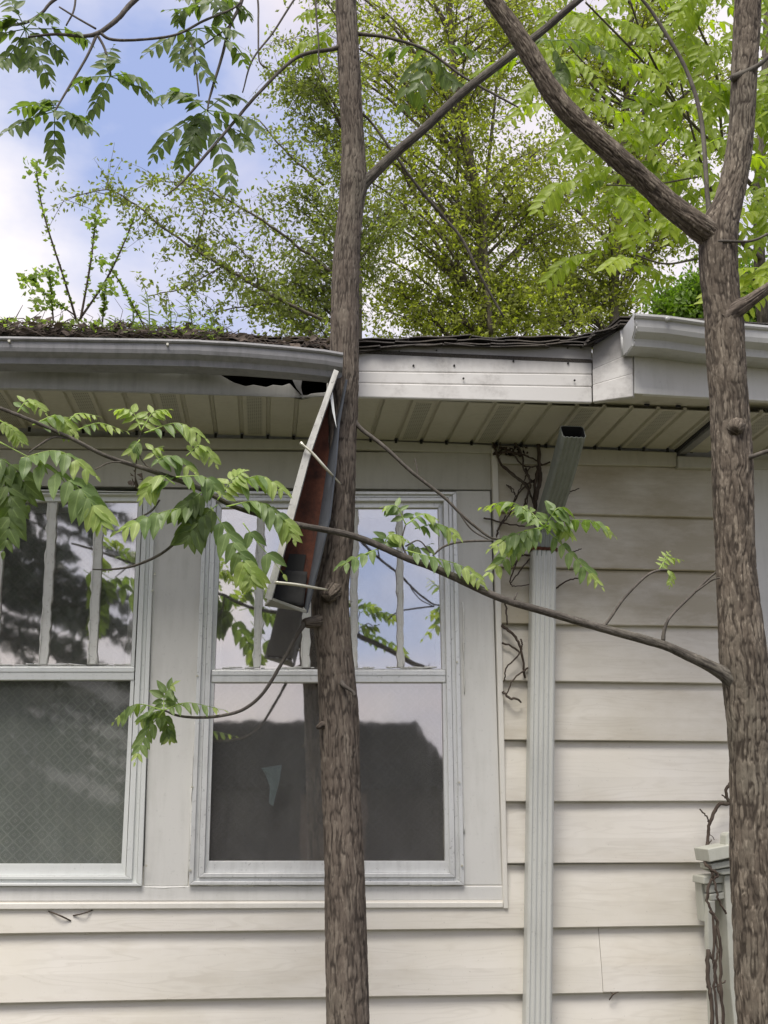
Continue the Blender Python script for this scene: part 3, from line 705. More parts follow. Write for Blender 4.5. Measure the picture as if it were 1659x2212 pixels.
# downspout: corrugated tube, elbow leaning out to the missing outlet
dsp = empty('downspout', at(1160, 2212, -.05)-house.location); dsp.parent = house; dsp['label'] = 'ribbed pale downspout with open leaning elbow'
def rect_tube(mb, path, w, d, ribs=5, open_end=False):
    # path: list of (point, up-normal pointing outwards)
    prof = []
    for i in range(ribs*4+1):
        t = i/(ribs*4); x_ = -w/2+w*t; rr = .0035*(1 if i % 4 in (1, 2) else 0) if 1 < i < ribs*4-1 else 0
        prof.append((x_, -d/2-rr+(.006 if i in (0, ribs*4) else 0)))
    prof += [(w/2, d/2-.006), (w/2-.006, d/2), (-w/2+.006, d/2), (-w/2, d/2-.006)]
    n = len(prof); N = len(path); vs = []
    for i, p in enumerate(path):
        t = (path[min(i+1, N-1)]-path[max(i-1, 0)]).normalized(); r = Vector((1, 0, 0)); r = (r-t*r.dot(t)).normalized(); b = r.cross(t)
        if b.y < 0: b = -b
        for (x_, y_) in prof: vs.append(p+r*x_+b*y_)
    mb.add(vs, [(i*n+k, i*n+(k+1) % n, (i+1)*n+(k+1) % n, (i+1)*n+k) for i in range(N-1) for k in range(n)]); return mb
lowp = [at(1131+28, 2300, -.05), at(1160, 2212, -.05), at(1164, 1900, -.05), at(1168, 1550, -.05), at(1173, 1190, -.05)]
lowp = [Vector((lowp[0].x, -.05, .03))]+lowp
o = rect_tube(MB(), lowp, .083, .06).build('pipe', M['downspout'], dsp, False); o.modifiers.new('s', 'SOLIDIFY').thickness = .0012
upp = [at(1174, 1205, -.05), at(1178, 1150, -.055), at(1189, 1103, -.10), at(1213, 1025, -.24), at(1238, 932, -.40)]
o = rect_tube(MB(), upp, .077, .056).build('elbow', M['down_dirty'], dsp, False); o.modifiers.new('s', 'SOLIDIFY').thickness = .0012
t_ = (upp[-1]-upp[-2]).normalized(); mb = MB()
rect_tube(mb, [upp[-1]-t_*.001, upp[-1]-t_*.09], .0725, .0515); n = len(mb.v)//2; mb.add([mb.v[n+k] for k in range(n)], [tuple(range(n))])
mb.build('elbow_inner_shade', M['dark'], dsp, False)  # added black liner, paints the shade inside the open elbow
cr_ = MB(); rect_tube(cr_, [at(1173, 1193, -.05), at(1173, 1186, -.05)], .090, .067); o = cr_.build('pipe_collar', M['rust'], dsp, False); o.modifiers.new('s', 'SOLIDIFY').thickness = .001

# small dead twigs lying on the siding ledge
tw = empty('dead_twigs', at(130, 1975, -.03), 'dead twigs caught under the trim below the left window', 'twigs')
for path in ([(104, 1968, -.02, 2), (130, 1978, -.03, 3.5), (153, 1989, -.02, 3)], [(158, 1978, -.02, 3), (180, 1973, -.03, 2.5), (200, 1966, -.02, 2)]):
    pxtube(MB(), path, 6).build('twig', M['vine'], tw)
sg = empty('stem_fragment', at(1327, 2152, -.03), 'tiny forked dead stem stuck on the lowest siding board right of the downspout', 'twig')
pxtube(MB(), [(1316, 2160, -.02, 2), (1325, 2148, -.03, 3), (1337, 2142, -.02, 1.5)], 6).build('stem', M['vine'], sg)
pxtube(MB(), [(1325, 2148, -.03, 2), (1318, 2142, -.02, 1.5)], 6).build('stem', M['vine'], sg)

# ------------------------------------------------------------------ hanging piece of gutter
hang = empty('gutter_section', at(660, 1310, -.64), 'rust stained gutter section hanging broken against the middle tree trunk', 'gutter')
stn = [((722, 798), (731, 802), (742, 815), (748, 822), -.615), ((694, 877), (702, 886), (722, 905), (731, 915), -.63), ((656, 979), (671, 978), (708, 1000), (724, 1006), -.645),
       ((618, 1116), (634, 1118), (688, 1135), (711, 1122), -.66), ((598, 1200), (613, 1192), (675, 1214), (692, 1205), -.67), ((572, 1292), (586, 1296), (657, 1312), (662, 1325), -.68)]
def ring(s):
    L, Li, BR, RR, Y = s; dp = .075
    return [at(L[0], L[1], Y), at(Li[0], Li[1], Y-.008), at(Li[0]+1, Li[1]+2, Y+.004), at(Li[0]-6, Li[1]+4, Y+dp*.5), at(Li[0]-10, Li[1]+4, Y+dp), at(BR[0], BR[1], Y+dp), at((BR[0]+RR[0])/2+2, (BR[1]+RR[1])/2, Y+dp*.45), at(RR[0], RR[1], Y+.002), at(RR[0]+3, RR[1]-2, Y+.006)]
R_ = [ring(s) for s in stn]
def strip(a, b, m, name, th=.0016):
    mb = MB(); n = b-a+1; vs = [p for r in R_ for p in r[a:b+1]]
    mb.add(vs, [(i*n+k, i*n+k+1, (i+1)*n+k+1, (i+1)*n+k) for i in range(len(R_)-1) for k in range(n-1)])
    o = mb.build(name, m, hang, False); s_ = o.modifiers.new('s', 'SOLIDIFY'); s_.thickness = th; s_.offset = 0; return o
strip(0, 2, painted('grey_weathered_lip', (.33, .33, .31), (.12, .115, .11), .55, .9, .2, 25, .9), 'rolled_lip', .003)
strip(2, 4, M['gutter'], 'front_wall'); strip(4, 5, M['rust'], 'rusted_floor'); strip(5, 8, painted('blue_grey_back', (.09, .10, .115), (.04, .04, .045), .55, .6, .2), 'back_wall')
mb = MB(); vs = [p+Vector((0, .004, 0)) for r in R_ for p in (r[2], r[3], r[4], r[5], r[6], r[7])]
mb.add(vs, [(i*6+k, i*6+k+1, (i+1)*6+k+1, (i+1)*6+k) for i in range(len(R_)-1) for k in range(5)]); mb.build('painted_outside', painted('dull_grey_outside', (.17, .17, .17), (.1, .1, .1), .6, .5), hang, False)
r = R_[-1]; mb = MB(); dn = Vector((-.006, 0, -.012))
P = [r[1], r[3]+dn*.3, r[4]+dn, r[5]+dn, r[6]+dn*.4, r[7]]; up_ = (R_[-2][5]-R_[-1][5])*.05
mb.add(P+[p+up_ for p in P], [(0, 1, 2, 3, 4, 5), (11, 10, 9, 8, 7, 6)]+[(i, i+6, (i+1) % 6+6, (i+1) % 6) for i in range(6)])
mb.build('end_cap', painted('end_cap_paint', (.20, .20, .17), (.1, .1, .09), .6, .5), hang, False)
mb = MB(); q = [at(u, v, -.601) for u, v in ((625, 1196), (661, 1198), (655, 1236), (616, 1232))]; q2 = [p+Vector((0, .012, 0)) for p in q]
mb.add(q+q2, [(3, 2, 1, 0), (0, 1, 5, 4), (1, 2, 6, 5), (2, 3, 7, 6), (3, 0, 4, 7)]); mb.build('outlet_hole', M['dark'], hang, False)
mud = MB(); q = [(610, 1232), (664, 1236), (656, 1311), (580, 1300)]; NM = 9; vs_ = []
for j in range(NM):
    for i in range(NM):
        a_ = lerp(q[0], q[1], i/(NM-1)); c_ = lerp(q[3], q[2], i/(NM-1)); w_ = lerp(a_, c_, j/(NM-1)); vs_.append(at(w_[0], w_[1], -.603-.02*(j/(NM-1))-random.uniform(0, .008)))
mud.add(vs_, [(j*NM+i, j*NM+i+1, (j+1)*NM+i+1, (j+1)*NM+i) for j in range(NM-1) for i in range(NM-1)]); o = mud.build('packed_dirt', M['dark'], hang); o.modifiers.new('s', 'SOLIDIFY').thickness = .004
pxtube(MB(), [(650, 957, -.66, 9), (657, 963, -.665, 5), (676, 980, -.665, 6.5), (706, 1014, -.66, 6.5), (736, 1046, -.60, 4)], 8).build('gutter_spike', M['steel'], hang)
pxtube(MB(), [(593, 1258, -.70, 7), (640, 1263, -.70, 7), (670, 1268, -.69, 6.5), (707, 1274, -.64, 4)], 8).build('gutter_spike', M['steel'], hang)
mb = MB(); P = [at(u, v, -.618) for u, v in ((715, 838), (718, 842), (722, 880), (727, 925), (718, 890), (713, 855))]; mb.add(P, [(0, 1, 2, 5), (2, 3, 4), (2, 4, 5)])
o = mb.build('loose_strip', M['alu_white'], hang, False); o.modifiers.new('s', 'SOLIDIFY').thickness = .001

# ------------------------------------------------------------------ leaves
def leaflet_mesh(name, m, wid, fold, droop, curl, serr=0):
    n = 7; vs = []; uv = []; at_ = []
    for i in range(n+1):
        t = i/n; w = wid*(math.sin(math.pi*min(1, t**.72*1.0))**.85)*(1-.12*t) if 0 < t < 1 else .0
        if i == 0: w = .012
        x = t*(1-.08*droop*t); z0 = -droop*t*t*.45
        for s in (-1, -.5, 0, .5, 1):
            vs.append((x+(.015*random.uniform(-1, 1) if abs(s) == 1 else 0), s*w, z0+abs(s)**1.3*w*fold+curl*w*math.sin(t*9+s)*.18)); uv.append((t, s)); at_.append(.3)
    fs = [(i*5+k, (i+1)*5+k, (i+1)*5+k+1, i*5+k+1) for i in range(n) for k in range(4)]
    mb = MB(); mb.add(vs, fs, uv, at_); return mb, mb.mesh(name, m)
LF = {}
for kind in ('leaf', 'leaf_young', 'leaf_dark', 'leaf_sunny'):
    LF[kind] = [leaflet_mesh('leaflet', M[kind], random.uniform(.20, .25)*(1.08 if kind == 'leaf_dark' else 1), random.uniform(.12, .4), random.uniform(.25, .75), random.uniform(.3, 1)) for _ in range(5)]
class Foliage:
    """gathers compound leaves of one tree; the largest leaflets become objects, the rest one mass"""
    def __init__(s, tree): s.tree = tree; s.items = []
    def leaf(s, path, n, size, kind='leaf', young=.35, droop=.55, Y=None, name='leaf', rw=3.0, spread=.85, single=False):
        P = [at(p[0], p[1], p[2] if len(p) > 2 else Y) for p in path]
        y = path[0][2] if len(path[0]) > 2 else Y
        s.world(P, n, size*.88*pxm(y), kind, young, droop, rw*pxm(y), spread, name)
    def world(s, P, n, L0, kind='leaf', young=.35, droop=.55, rw=.003, spread=.85, name='leaf'):
        Q = [Vector(p) for p in catmull(P, 8)]; N = len(Q)
        mb = MB(); tube_mb(mb, Q, [rw*.5*(1-.7*i/(N-1)) for i in range(N)], 5)
        ro = mb.build(name, M['leaf_young' if kind != 'leaf_dark' else 'leaf'], s.tree, True, origin=Q[0])
        for i in range(n):
            t = .16+.84*i/(n-1) if n > 1 else 1
            fi = t*(N-1); k = min(int(fi), N-2); p = Q[k].lerp(Q[k+1], fi-k); T = (Q[k+1]-Q[k]).normalized()
            env = (.62+.5*math.sin(math.pi*min(1, .12+t*.75)))*(1 if t < .72 else 1-(t-.72)*1.9)
            kd = kind
            if kind == 'leaf' and t > 1-young: kd = 'leaf_young'
            tz = abs(T.z); U = (Vector((0, 0, 1))*(1-tz)+Vector((0, -1, .15))*tz*1.3).normalized()
            side = T.cross(U).normalized()
            for sg in ((-1, 1) if i < n-1 else (0,)):
                D = side*sg*spread+T*(.45+.35*t)+Vector((0, 0, -1))*droop*random.uniform(.75, 1.3)+Vector((random.uniform(-.14, .14), random.uniform(-.14, .14), random.uniform(-.1, .1)))
                if sg == 0: D = T+Vector((0, 0, -1))*droop*.5
                D.normalize(); nm = (U-D*U.dot(D)).normalized(); nm = (nm+Vector((random.uniform(-.35, .35), random.uniform(-.35, .35), 0))); nm = (nm-D*nm.dot(D)).normalized(); b = nm.cross(D)
                sz = L0*env*random.uniform(.85, 1.12)
                m3 = Matrix((D*sz, b*sz, nm*sz)).transposed()
                s.items.append((sz, m3.to_4x4(), p.copy(), kd, random.randrange(5), ro))
    def finish(s, limit=288):
        s.items.sort(key=lambda q: -q[0]); rest = {}
        for i, (sz, m4, p, kd, vi, ro) in enumerate(s.items):
            mb, me = LF[kd][vi]
            if i < limit:
                o = bpy.data.objects.new('leaflet', me); COL.objects.link(o); o.parent = ro
                m = m4.copy(); m.translation = p-wloc(ro); o.matrix_local = m
            else:
                m = m4.copy(); m.translation = p; r_ = rest.setdefault(kd, MB())
                r_.add([m @ Vector(v) for v in mb.v], mb.f, mb.uv, [random.random()]*len(mb.v))
        for kd, r_ in rest.items(): r_.build('small_leaflets', M[kd], s.tree, True, kind='stuff')

# ------------------------------------------------------------------ middle tree
def join_trunk(P): return P
t1 = empty('tree', (at(750, 2212, -.6).x, -.6, 0), 'slim brown furrowed trunk before the right window with hanging gutter', 'tree', 'leafy trees growing close to the house')
rows1 = [(0, 721, 773), (150, 727, 781), (300, 735, 789), (370, 733, 795), (400, 731, 797), (450, 728, 788), (560, 717, 779), (700, 712, 777), (850, 707, 776), (950, 703, 771), (1050, 701, 768), (1150, 697, 765),
         (1230, 687, 757), (1290, 675, 753), (1340, 677, 756), (1420, 685, 762), (1550, 691, 774), (1650, 695, 775), (1780, 700, 780), (1900, 703, 785), (2050, 706, 790), (2212, 709, 795)]
Pt = outline([(-700, 700, 745, -.50)]+[(-300, 712, 762, -.51)]+[(v, l, r, -.53-.07*max(0, v-800)/1400) for v, l, r in rows1], -.53)
b = Pt[-1]; Pt.append((b[0]+.01, b[1]-.01, b[2]-.45, b[3]*1.06)); Pt.append((b[0]+.02, b[1], -.05, b[3]*1.3))
bark_tube(MB(), Pt[::-1], 150, .0030, .0021, 142, .13, 1.0).build('trunk', M['bark1'], t1)
def branch(tree, path, m='twig', n=10, jit=0, name='branch', per=8, wob=.05):
    return pxtube(MB(), path, n, per, wob, jit).build(name, M[m], tree)
def bark_branch(tree, path, m, amp=.003, seed=0., n=72, name='branch'):
    P = []
    for (u, v, Y, w) in path: p = at(u, v, Y); P.append((p.x, p.y, p.z, w*.5*pxm(Y)))
    return bark_tube(MB(), P, n, .005, amp, 120, .16, seed, .035).build(name, M[m], tree)
B1 = branch
bark_branch(t1, [(762, 420, -.53, 40), (783, 398, -.535, 32), (805, 378, -.54, 26), (850, 335, -.55, 23), (920, 275, -.56, 22), (1000, 200, -.56, 21), (1110, 115, -.57, 20), (1180, 60, -.57, 19), (1250, 0, -.57, 18), (1400, -120, -.57, 15)], 'twig', .0012, 4.)
for path in ([(745, 98, -.53, 16), (718, 106, -.54, 11), (640, 125, -.56, 9), (560, 200, -.6, 8), (500, 270, -.63, 7.5), (440, 340, -.66, 7), (395, 392, -.68, 5.5), (355, 425, -.7, 3)],
             [(735, -260, -.51, 22), (560, -200, -.55, 18), (400, -90, -.6, 15), (290, 2, -.64, 13), (255, 40, -.66, 12), (215, 70, -.68, 11), (180, 78, -.69, 9), (120, 74, -.7, 7), (60, 80, -.71, 5)],
             [(215, 70, -.68, 8), (240, 85, -.68, 7), (300, 86, -.68, 6.5), (380, 75, -.67, 6), (440, 45, -.66, 6), (500, 20, -.65, 5), (520, 5, -.65, 5)],
             [(211, 70, -.68, 8), (190, 118, -.69, 6.5), (160, 170, -.7, 6), (130, 220, -.71, 5), (116, 245, -.71, 4)],
             [(212, 78, -.68, 7), (226, 105, -.68, 6), (235, 140, -.69, 5.5), (240, 166, -.69, 4)],
             [(560, -200, -.55, 14), (535, -60, -.6, 10), (520, 8, -.62, 9), (497, 55, -.63, 8), (480, 120, -.64, 7), (462, 180, -.65, 6.5), (452, 215, -.65, 5), (448, 240, -.65, 4)],
             [(400, -90, -.6, 10), (250, -70, -.62, 9), (125, -5, -.64, 8), (90, 28, -.65, 7), (52, 50, -.66, 7), (0, 54, -.67, 7), (-80, 50, -.68, 6)],
             [(128, 15, -.66, 4), (165, 38, -.67, 5), (207, 62, -.68, 5)], [(165, -30, -.64, 5), (160, 20, -.65, 5), (143, 55, -.66, 4)],
             [(535, -60, -.6, 7), (556, -5, -.61, 5), (558, 60, -.62, 4.5), (560, 130, -.62, 4), (578, 148, -.62, 3.5)],
             [(735, -180, -.51, 9), (680, -60, -.56, 6), (635, 0, -.6, 5), (590, 70, -.61, 5), (545, 130, -.62, 4.5), (524, 200, -.63, 3)],
             [(735, -150, -.51, 8), (690, -60, -.55, 6), (682, 0, -.57, 5), (688, 90, -.58, 4.5), (690, 140, -.58, 4), (706, 175, -.58, 3)],
             [(412, 90, -.66, 4), (420, 120, -.66, 4.5), (430, 208, -.66, 3.5)], [(497, 55, -.63, 5), (465, 80, -.64, 4), (420, 110, -.65, 3.5)],
             [(765, 72, -.53, 12), (800, 76, -.54, 9), (840, 82, -.55, 8), (920, 108, -.56, 7), (1000, 165, -.56, 6.5), (1080, 210, -.57, 6), (1120, 232, -.57, 4)],
             [(772, 240, -.53, 9), (800, 262, -.5, 6), (850, 330, -.5, 6.5), (900, 400, -.48, 7), (960, 470, -.46, 7), (1000, 520, -.45, 7), (1040, 600, -.44, 6), (1088, 685, -.42, 5)]):
    B1(t1, path)
# twig from behind the trunk down to the right, and its small leafy end
B1(t1, [(762, 905, -.545, 13), (782, 928, -.555, 10), (830, 965, -.57, 9), (890, 1020, -.58, 8), (960, 1075, -.58, 7), (990, 1105, -.58, 6.5), (1030, 1140, -.58, 6), (1068, 1164, -.58, 5), (1120, 1160, -.58, 5), (1165, 1148, -.58, 5)])
B1(t1, [(903, 1028, -.58, 5), (900, 1010, -.58, 3.5), (896, 990, -.58, 2)]); B1(t1, [(990, 1105, -.58, 4), (1020, 1145, -.58, 3.5), (1064, 1170, -.58, 3)])
B1(t1, [(935, 1200, -.6, 4), (960, 1180, -.6, 5), (1000, 1170, -.6, 5.5), (1065, 1168, -.58, 5)])
bark_branch(t1, [(700, 1340, -.575, 34), (680, 1344, -.60, 26), (664, 1345, -.62, 22), (656, 1346, -.63, 16)], 'bark1', .002, 3., name='stub')
bark_branch(t1, [(720, 1275, -.575, 46), (712, 1283, -.605, 40), (704, 1292, -.625, 24)], 'bark1', .003, 5., name='knot')
bark_branch(t1, [(720, 1572, -.58, 26), (698, 1566, -.60, 16), (686, 1572, -.615, 9)], 'bark1', .002, 6., name='stub')
B1(t1, [(738, 1475, -.61, 15), (744, 1482, -.635, 9), (762, 1494, -.645, 7), (766, 1502, -.645, 9)], name='stub')
B1(t1, [(660, 1345, -.625, 12), (640, 1375, -.63, 8), (610, 1430, -.63, 7.5), (570, 1495, -.64, 7), (530, 1530, -.64, 7), (485, 1545, -.65, 6.5), (430, 1550, -.65, 6), (385, 1546, -.65, 5), (356, 1535, -.65, 4)])
f1 = Foliage(t1)
def many(fo, base, ends, Y, n, size, kind, **k):
    for e in ends: fo.leaf([(base[0], base[1], Y)]+[(p[0], p[1], Y+(p[2] if len(p) > 2 else random.uniform(-.05, .05))) for p in e], n, size, kind, **k)
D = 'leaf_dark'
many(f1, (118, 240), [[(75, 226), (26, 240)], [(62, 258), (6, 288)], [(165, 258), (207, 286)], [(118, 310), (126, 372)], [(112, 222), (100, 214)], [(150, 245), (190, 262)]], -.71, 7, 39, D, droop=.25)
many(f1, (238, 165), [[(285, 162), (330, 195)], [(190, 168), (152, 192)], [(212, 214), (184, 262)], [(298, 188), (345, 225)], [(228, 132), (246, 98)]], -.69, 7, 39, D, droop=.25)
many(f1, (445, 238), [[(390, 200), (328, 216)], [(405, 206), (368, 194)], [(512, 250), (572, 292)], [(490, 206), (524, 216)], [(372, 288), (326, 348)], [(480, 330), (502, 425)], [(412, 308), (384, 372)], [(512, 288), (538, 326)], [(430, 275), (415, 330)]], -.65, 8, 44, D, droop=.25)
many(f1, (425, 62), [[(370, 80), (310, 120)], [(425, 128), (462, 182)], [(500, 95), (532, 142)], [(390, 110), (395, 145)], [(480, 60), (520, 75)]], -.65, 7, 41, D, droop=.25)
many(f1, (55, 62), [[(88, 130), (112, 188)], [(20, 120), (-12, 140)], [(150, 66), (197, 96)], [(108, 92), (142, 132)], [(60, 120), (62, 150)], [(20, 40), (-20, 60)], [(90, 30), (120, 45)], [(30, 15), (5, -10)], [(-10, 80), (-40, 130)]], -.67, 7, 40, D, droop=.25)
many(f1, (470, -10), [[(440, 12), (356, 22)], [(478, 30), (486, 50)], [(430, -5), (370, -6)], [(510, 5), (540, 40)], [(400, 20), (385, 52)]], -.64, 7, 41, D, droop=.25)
many(f1, (720, 62), [[(660, 88), (608, 128)], [(690, 20), (640, 40)], [(680, 110), (640, 150)]], -.45, 8, 40, 'leaf_sunny')
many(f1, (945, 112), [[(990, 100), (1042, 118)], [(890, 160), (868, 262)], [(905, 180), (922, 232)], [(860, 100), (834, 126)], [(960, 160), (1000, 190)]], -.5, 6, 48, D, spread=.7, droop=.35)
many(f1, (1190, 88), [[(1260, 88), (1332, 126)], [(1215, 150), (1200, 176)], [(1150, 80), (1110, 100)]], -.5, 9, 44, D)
YB = -.60
many(f1, (1175, 1138), [[(1108, 1086, -.08), (1040, 1096)], [(1140, 1100), (1112, 1092)], [(1204, 1098), (1224, 1102)], [(1230, 1124), (1290, 1128), (1328, 1158)], [(1206, 1132), (1234, 1162)], [(1118, 1152), (1058, 1186)], [(1108, 1190), (1042, 1252)], [(1243, 1206), (1300, 1268)], [(1130, 1165), (1100, 1185)]], YB, 8, 42, 'leaf')
many(f1, (354, 1534), [[(356, 1502), (376, 1474)], [(405, 1518), (484, 1534)], [(292, 1522), (246, 1560)], [(316, 1583), (292, 1646)], [(362, 1572), (366, 1598)], [(330, 1540), (300, 1560)]], -.65, 7, 34, 'leaf', young=.2)
f1.finish()

# ------------------------------------------------------------------ right tree
YT = -.85
t2 = empty('tree', (at(1640, 2212, YT).x, YT, 0), 'thick forked scaly trunk at the right before the downspout wall', 'tree', 'leafy trees growing close to the house')
rows2 = [(-300, 1592, 1655), (0, 1582, 1650), (150, 1576, 1640), (280, 1571, 1632), (350, 1560, 1625), (430, 1540, 1610), (490, 1510, 1600), (560, 1506, 1597), (640, 1514, 1602), (700, 1519, 1610), (760, 1522, 1612), (870, 1531, 1619), (1000, 1536, 1627),
         (1200, 1545, 1632), (1330, 1551, 1646), (1430, 1556, 1660), (1500, 1565, 1664), (1640, 1577, 1668), (1790, 1579, 1674), (1900, 1582, 1680), (2030, 1588, 1684), (2212, 1598, 1694)]
Pt = outline([(v, l, r, YT) for v, l, r in rows2], YT); b = Pt[-1]
Pt.append((b[0]+.02, b[1]-.01, b[2]-.4, b[3]*1.06)); Pt.append((b[0]+.03, b[1], -.05, b[3]*1.35))
bark_tube(MB(), Pt[::-1], 170, .0030, .0029, 126, .15, 8.0).build('trunk', M['bark2'], t2)
bark_branch(t2, [(1570, 560, YT, 64), (1535, 510, YT-.01, 66), (1500, 483, YT-.02, 62), (1450, 445, YT-.02, 56), (1395, 395, YT-.02, 54), (1340, 345, YT-.03, 53), (1240, 255, YT-.03, 50), (1190, 195, YT-.03, 50), (1130, 95, YT-.03, 47), (1068, 5, YT-.03, 42), (960, -140, YT-.03, 36)], 'bark2', .004, 12., 100)
branch(t2, [(1535, 470, YT+.03, 18), (1528, 420, YT+.04, 12), (1515, 260, YT+.06, 11), (1482, 150, YT+.08, 10), (1424, 50, YT+.1, 9), (1388, 0, YT+.1, 8), (1300, -100, YT+.1, 6)])
bark_branch(t2, [(1565, 690, YT-.02, 60), (1592, 668, YT-.04, 44), (1620, 650, YT-.05, 32), (1660, 622, YT-.06, 26), (1740, 570, YT-.06, 22)], 'bark1', .002, 22.)
branch(t2, [(1545, 525, YT-.03, 12), (1560, 521, YT-.055, 8), (1620, 521, YT-.06, 6.5), (1662, 504, YT-.06, 6), (1720, 480, YT-.06, 5)])
branch(t2, [(1600, 992, YT-.03, 18), (1625, 986, YT-.05, 11), (1662, 974, YT-.06, 10), (1740, 960, YT-.06, 8)])
branch(t2, [(1580, 170, YT-.02, 20), (1640, 140, YT-.04, 12), (1680, 100, YT-.04, 9)])
bark_branch(t2, [(1590, 920, YT-.03, 46), (1588, 925, YT-.055, 38), (1586, 930, YT-.066, 22)], 'bark2', .003, 31., name='knot')
# long horizontal branch running left across the picture
HB = [(1606, 1478, YT-.01, 66), (1580, 1464, YT-.01, 46), (1558, 1452, YT-.01, 32), (1520, 1432, YT-.01, 25), (1480, 1414, YT, 22), (1440, 1396, YT, 20), (1400, 1384, YT+.01, 20), (1300, 1357, YT+.02, 18), (1180, 1322, YT+.03, 17), (1080, 1292, YT+.04, 16), (985, 1248, YT+.06, 17), (925, 1222, YT+.07, 16), (880, 1206, YT+.08, 16), (800, 1171, YT+.09, 15),
      (740, 1152, YT+.09, 14), (640, 1133, YT+.08, 13), (560, 1112, YT+.06, 11), (500, 1092, YT+.05, 10), (430, 1055, YT+.04, 10), (330, 1018, YT+.02, 10), (230, 985, YT, 9), (150, 945, YT, 8.5), (60, 905, YT-.02, 8), (-5, 880, YT-.03, 8), (-90, 850, YT-.04, 7)]
bark_branch(t2, HB, 'twig', .0008, 40., 40)
branch(t2, [(1302, 1355, YT+.02, 9), (1318, 1335, YT+.02, 7), (1350, 1290, YT+.02, 6), (1395, 1245, YT+.02, 5.5), (1422, 1232, YT+.02, 5), (1442, 1231, YT+.02, 4)])
branch(t2, [(1432, 1384, YT, 10), (1436, 1358, YT, 8), (1450, 1330, YT, 6.5), (1500, 1280, YT+.02, 6), (1530, 1250, YT+.03, 5), (1560, 1225, YT+.04, 4)])
branch(t2, [(1500, 1280, YT+.02, 5), (1535, 1255, YT+.0, 4), (1555, 1248, YT-.04, 3)])
branch(t2, [(1108, 1302, YT+.035, 5), (1112, 1292, YT+.03, 4), (1118, 1280, YT+.03, 2)])
branch(t2, [(440, 1060, YT+.04, 6), (432, 1108, YT+.04, 6), (400, 1150, YT+.05, 6), (350, 1195, YT+.06, 6), (290, 1222, YT+.07, 5.5), (240, 1230, YT+.07, 4), (200, 1230, YT+.08, 2.5)])
branch(t2, [(150, 948, YT, 4), (115, 945, YT, 5), (80, 965, YT-.01, 4.5), (62, 978, YT-.01, 3)]); branch(t2, [(345, 1080, YT+.02, 4), (325, 1105, YT+.02, 4.5), (285, 1125, YT+.02, 3)])
branch(t2, [(330, 1018, YT+.02, 5), (305, 990, YT+.02, 4.5), (300, 950, YT+.02, 4), (310, 930, YT+.02, 3.5)])
branch(t2, [(262, 998, YT, 3.5), (235, 1000, YT, 3.5), (205, 1014, YT, 2.5)])
f2 = Foliage(t2); L = 'leaf'
YL = YT
def lf(path, n, size, kind=L, y=YL, **k): f2.leaf([(p[0], p[1], y+(p[2] if len(p) > 2 else 0)) for p in path], n, size, kind, **k)
lf([(38, 890), (64, 862), (98, 892)], 7, 32, young=.8); lf([(70, 918), (125, 898), (162, 940)], 7, 46, young=.5); lf([(-5, 905), (28, 928), (46, 958)], 7, 34, young=.9)
lf([(148, 908), (172, 893), (216, 900)], 6, 26, young=.7); lf([(168, 928), (215, 914), (272, 932)], 6, 32, young=.6)
lf([(305, 930), (284, 888), (244, 884)], 7, 36, young=.9); lf([(305, 930), (332, 890), (366, 884)], 7, 36, young=.9); lf([(312, 935), (385, 914), (444, 948)], 7, 46, young=.45)
lf([(302, 950), (290, 965), (282, 975)], 4, 34); lf([(352, 1002), (330, 975), (346, 965)], 5, 34, young=.7); lf([(402, 985), (435, 962), (466, 1003)], 7, 40, young=.9)
lf([(330, 1000), (370, 985), (420, 1020)], 6, 52, young=.3); lf([(0, 955, .02), (90, 1003, -.02), (165, 1050, -.05), (205, 1098, -.06), (223, 1138, -.06)], 10, 70, young=.3)
lf([(45, 990), (128, 975, -.03), (207, 1028, -.04)], 7, 58, young=.4); lf([(0, 1000, .05), (24, 1090, .04), (8, 1190, .02)], 8, 66, 'leaf_dark'); lf([(-20, 980, .06), (40, 1020, .06), (60, 1090, .06)], 6, 66, 'leaf_dark')
lf([(378, 1046), (342, 1028), (308, 1078)], 7, 52, young=.6); lf([(440, 1088, .01), (345, 1108, -.01), (252, 1148, -.03)], 8, 64, young=.35)
lf([(470, 1080), (500, 1038), (527, 1018)], 8, 42, young=.9); lf([(500, 1052), (562, 1028), (622, 1066)], 7, 54, young=.5); lf([(488, 1094), (556, 1084), (612, 1120), (634, 1164)], 9, 58, young=.4)
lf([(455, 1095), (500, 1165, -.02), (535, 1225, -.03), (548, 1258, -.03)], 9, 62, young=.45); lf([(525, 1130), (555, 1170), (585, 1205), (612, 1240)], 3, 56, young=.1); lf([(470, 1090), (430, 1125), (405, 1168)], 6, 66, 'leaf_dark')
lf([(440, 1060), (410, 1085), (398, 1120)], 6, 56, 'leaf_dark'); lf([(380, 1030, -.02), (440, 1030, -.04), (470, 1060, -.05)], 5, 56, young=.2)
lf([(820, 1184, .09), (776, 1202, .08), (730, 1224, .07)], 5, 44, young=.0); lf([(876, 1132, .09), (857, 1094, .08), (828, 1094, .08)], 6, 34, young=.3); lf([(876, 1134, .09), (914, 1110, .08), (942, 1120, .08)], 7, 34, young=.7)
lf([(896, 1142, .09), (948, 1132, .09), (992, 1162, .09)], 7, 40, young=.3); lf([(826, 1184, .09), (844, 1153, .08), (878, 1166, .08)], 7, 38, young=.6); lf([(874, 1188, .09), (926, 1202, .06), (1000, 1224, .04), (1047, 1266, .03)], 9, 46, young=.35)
lf([(880, 1170, .1), (905, 1185, .1), (930, 1175, .1)], 5, 36, 'leaf_dark')
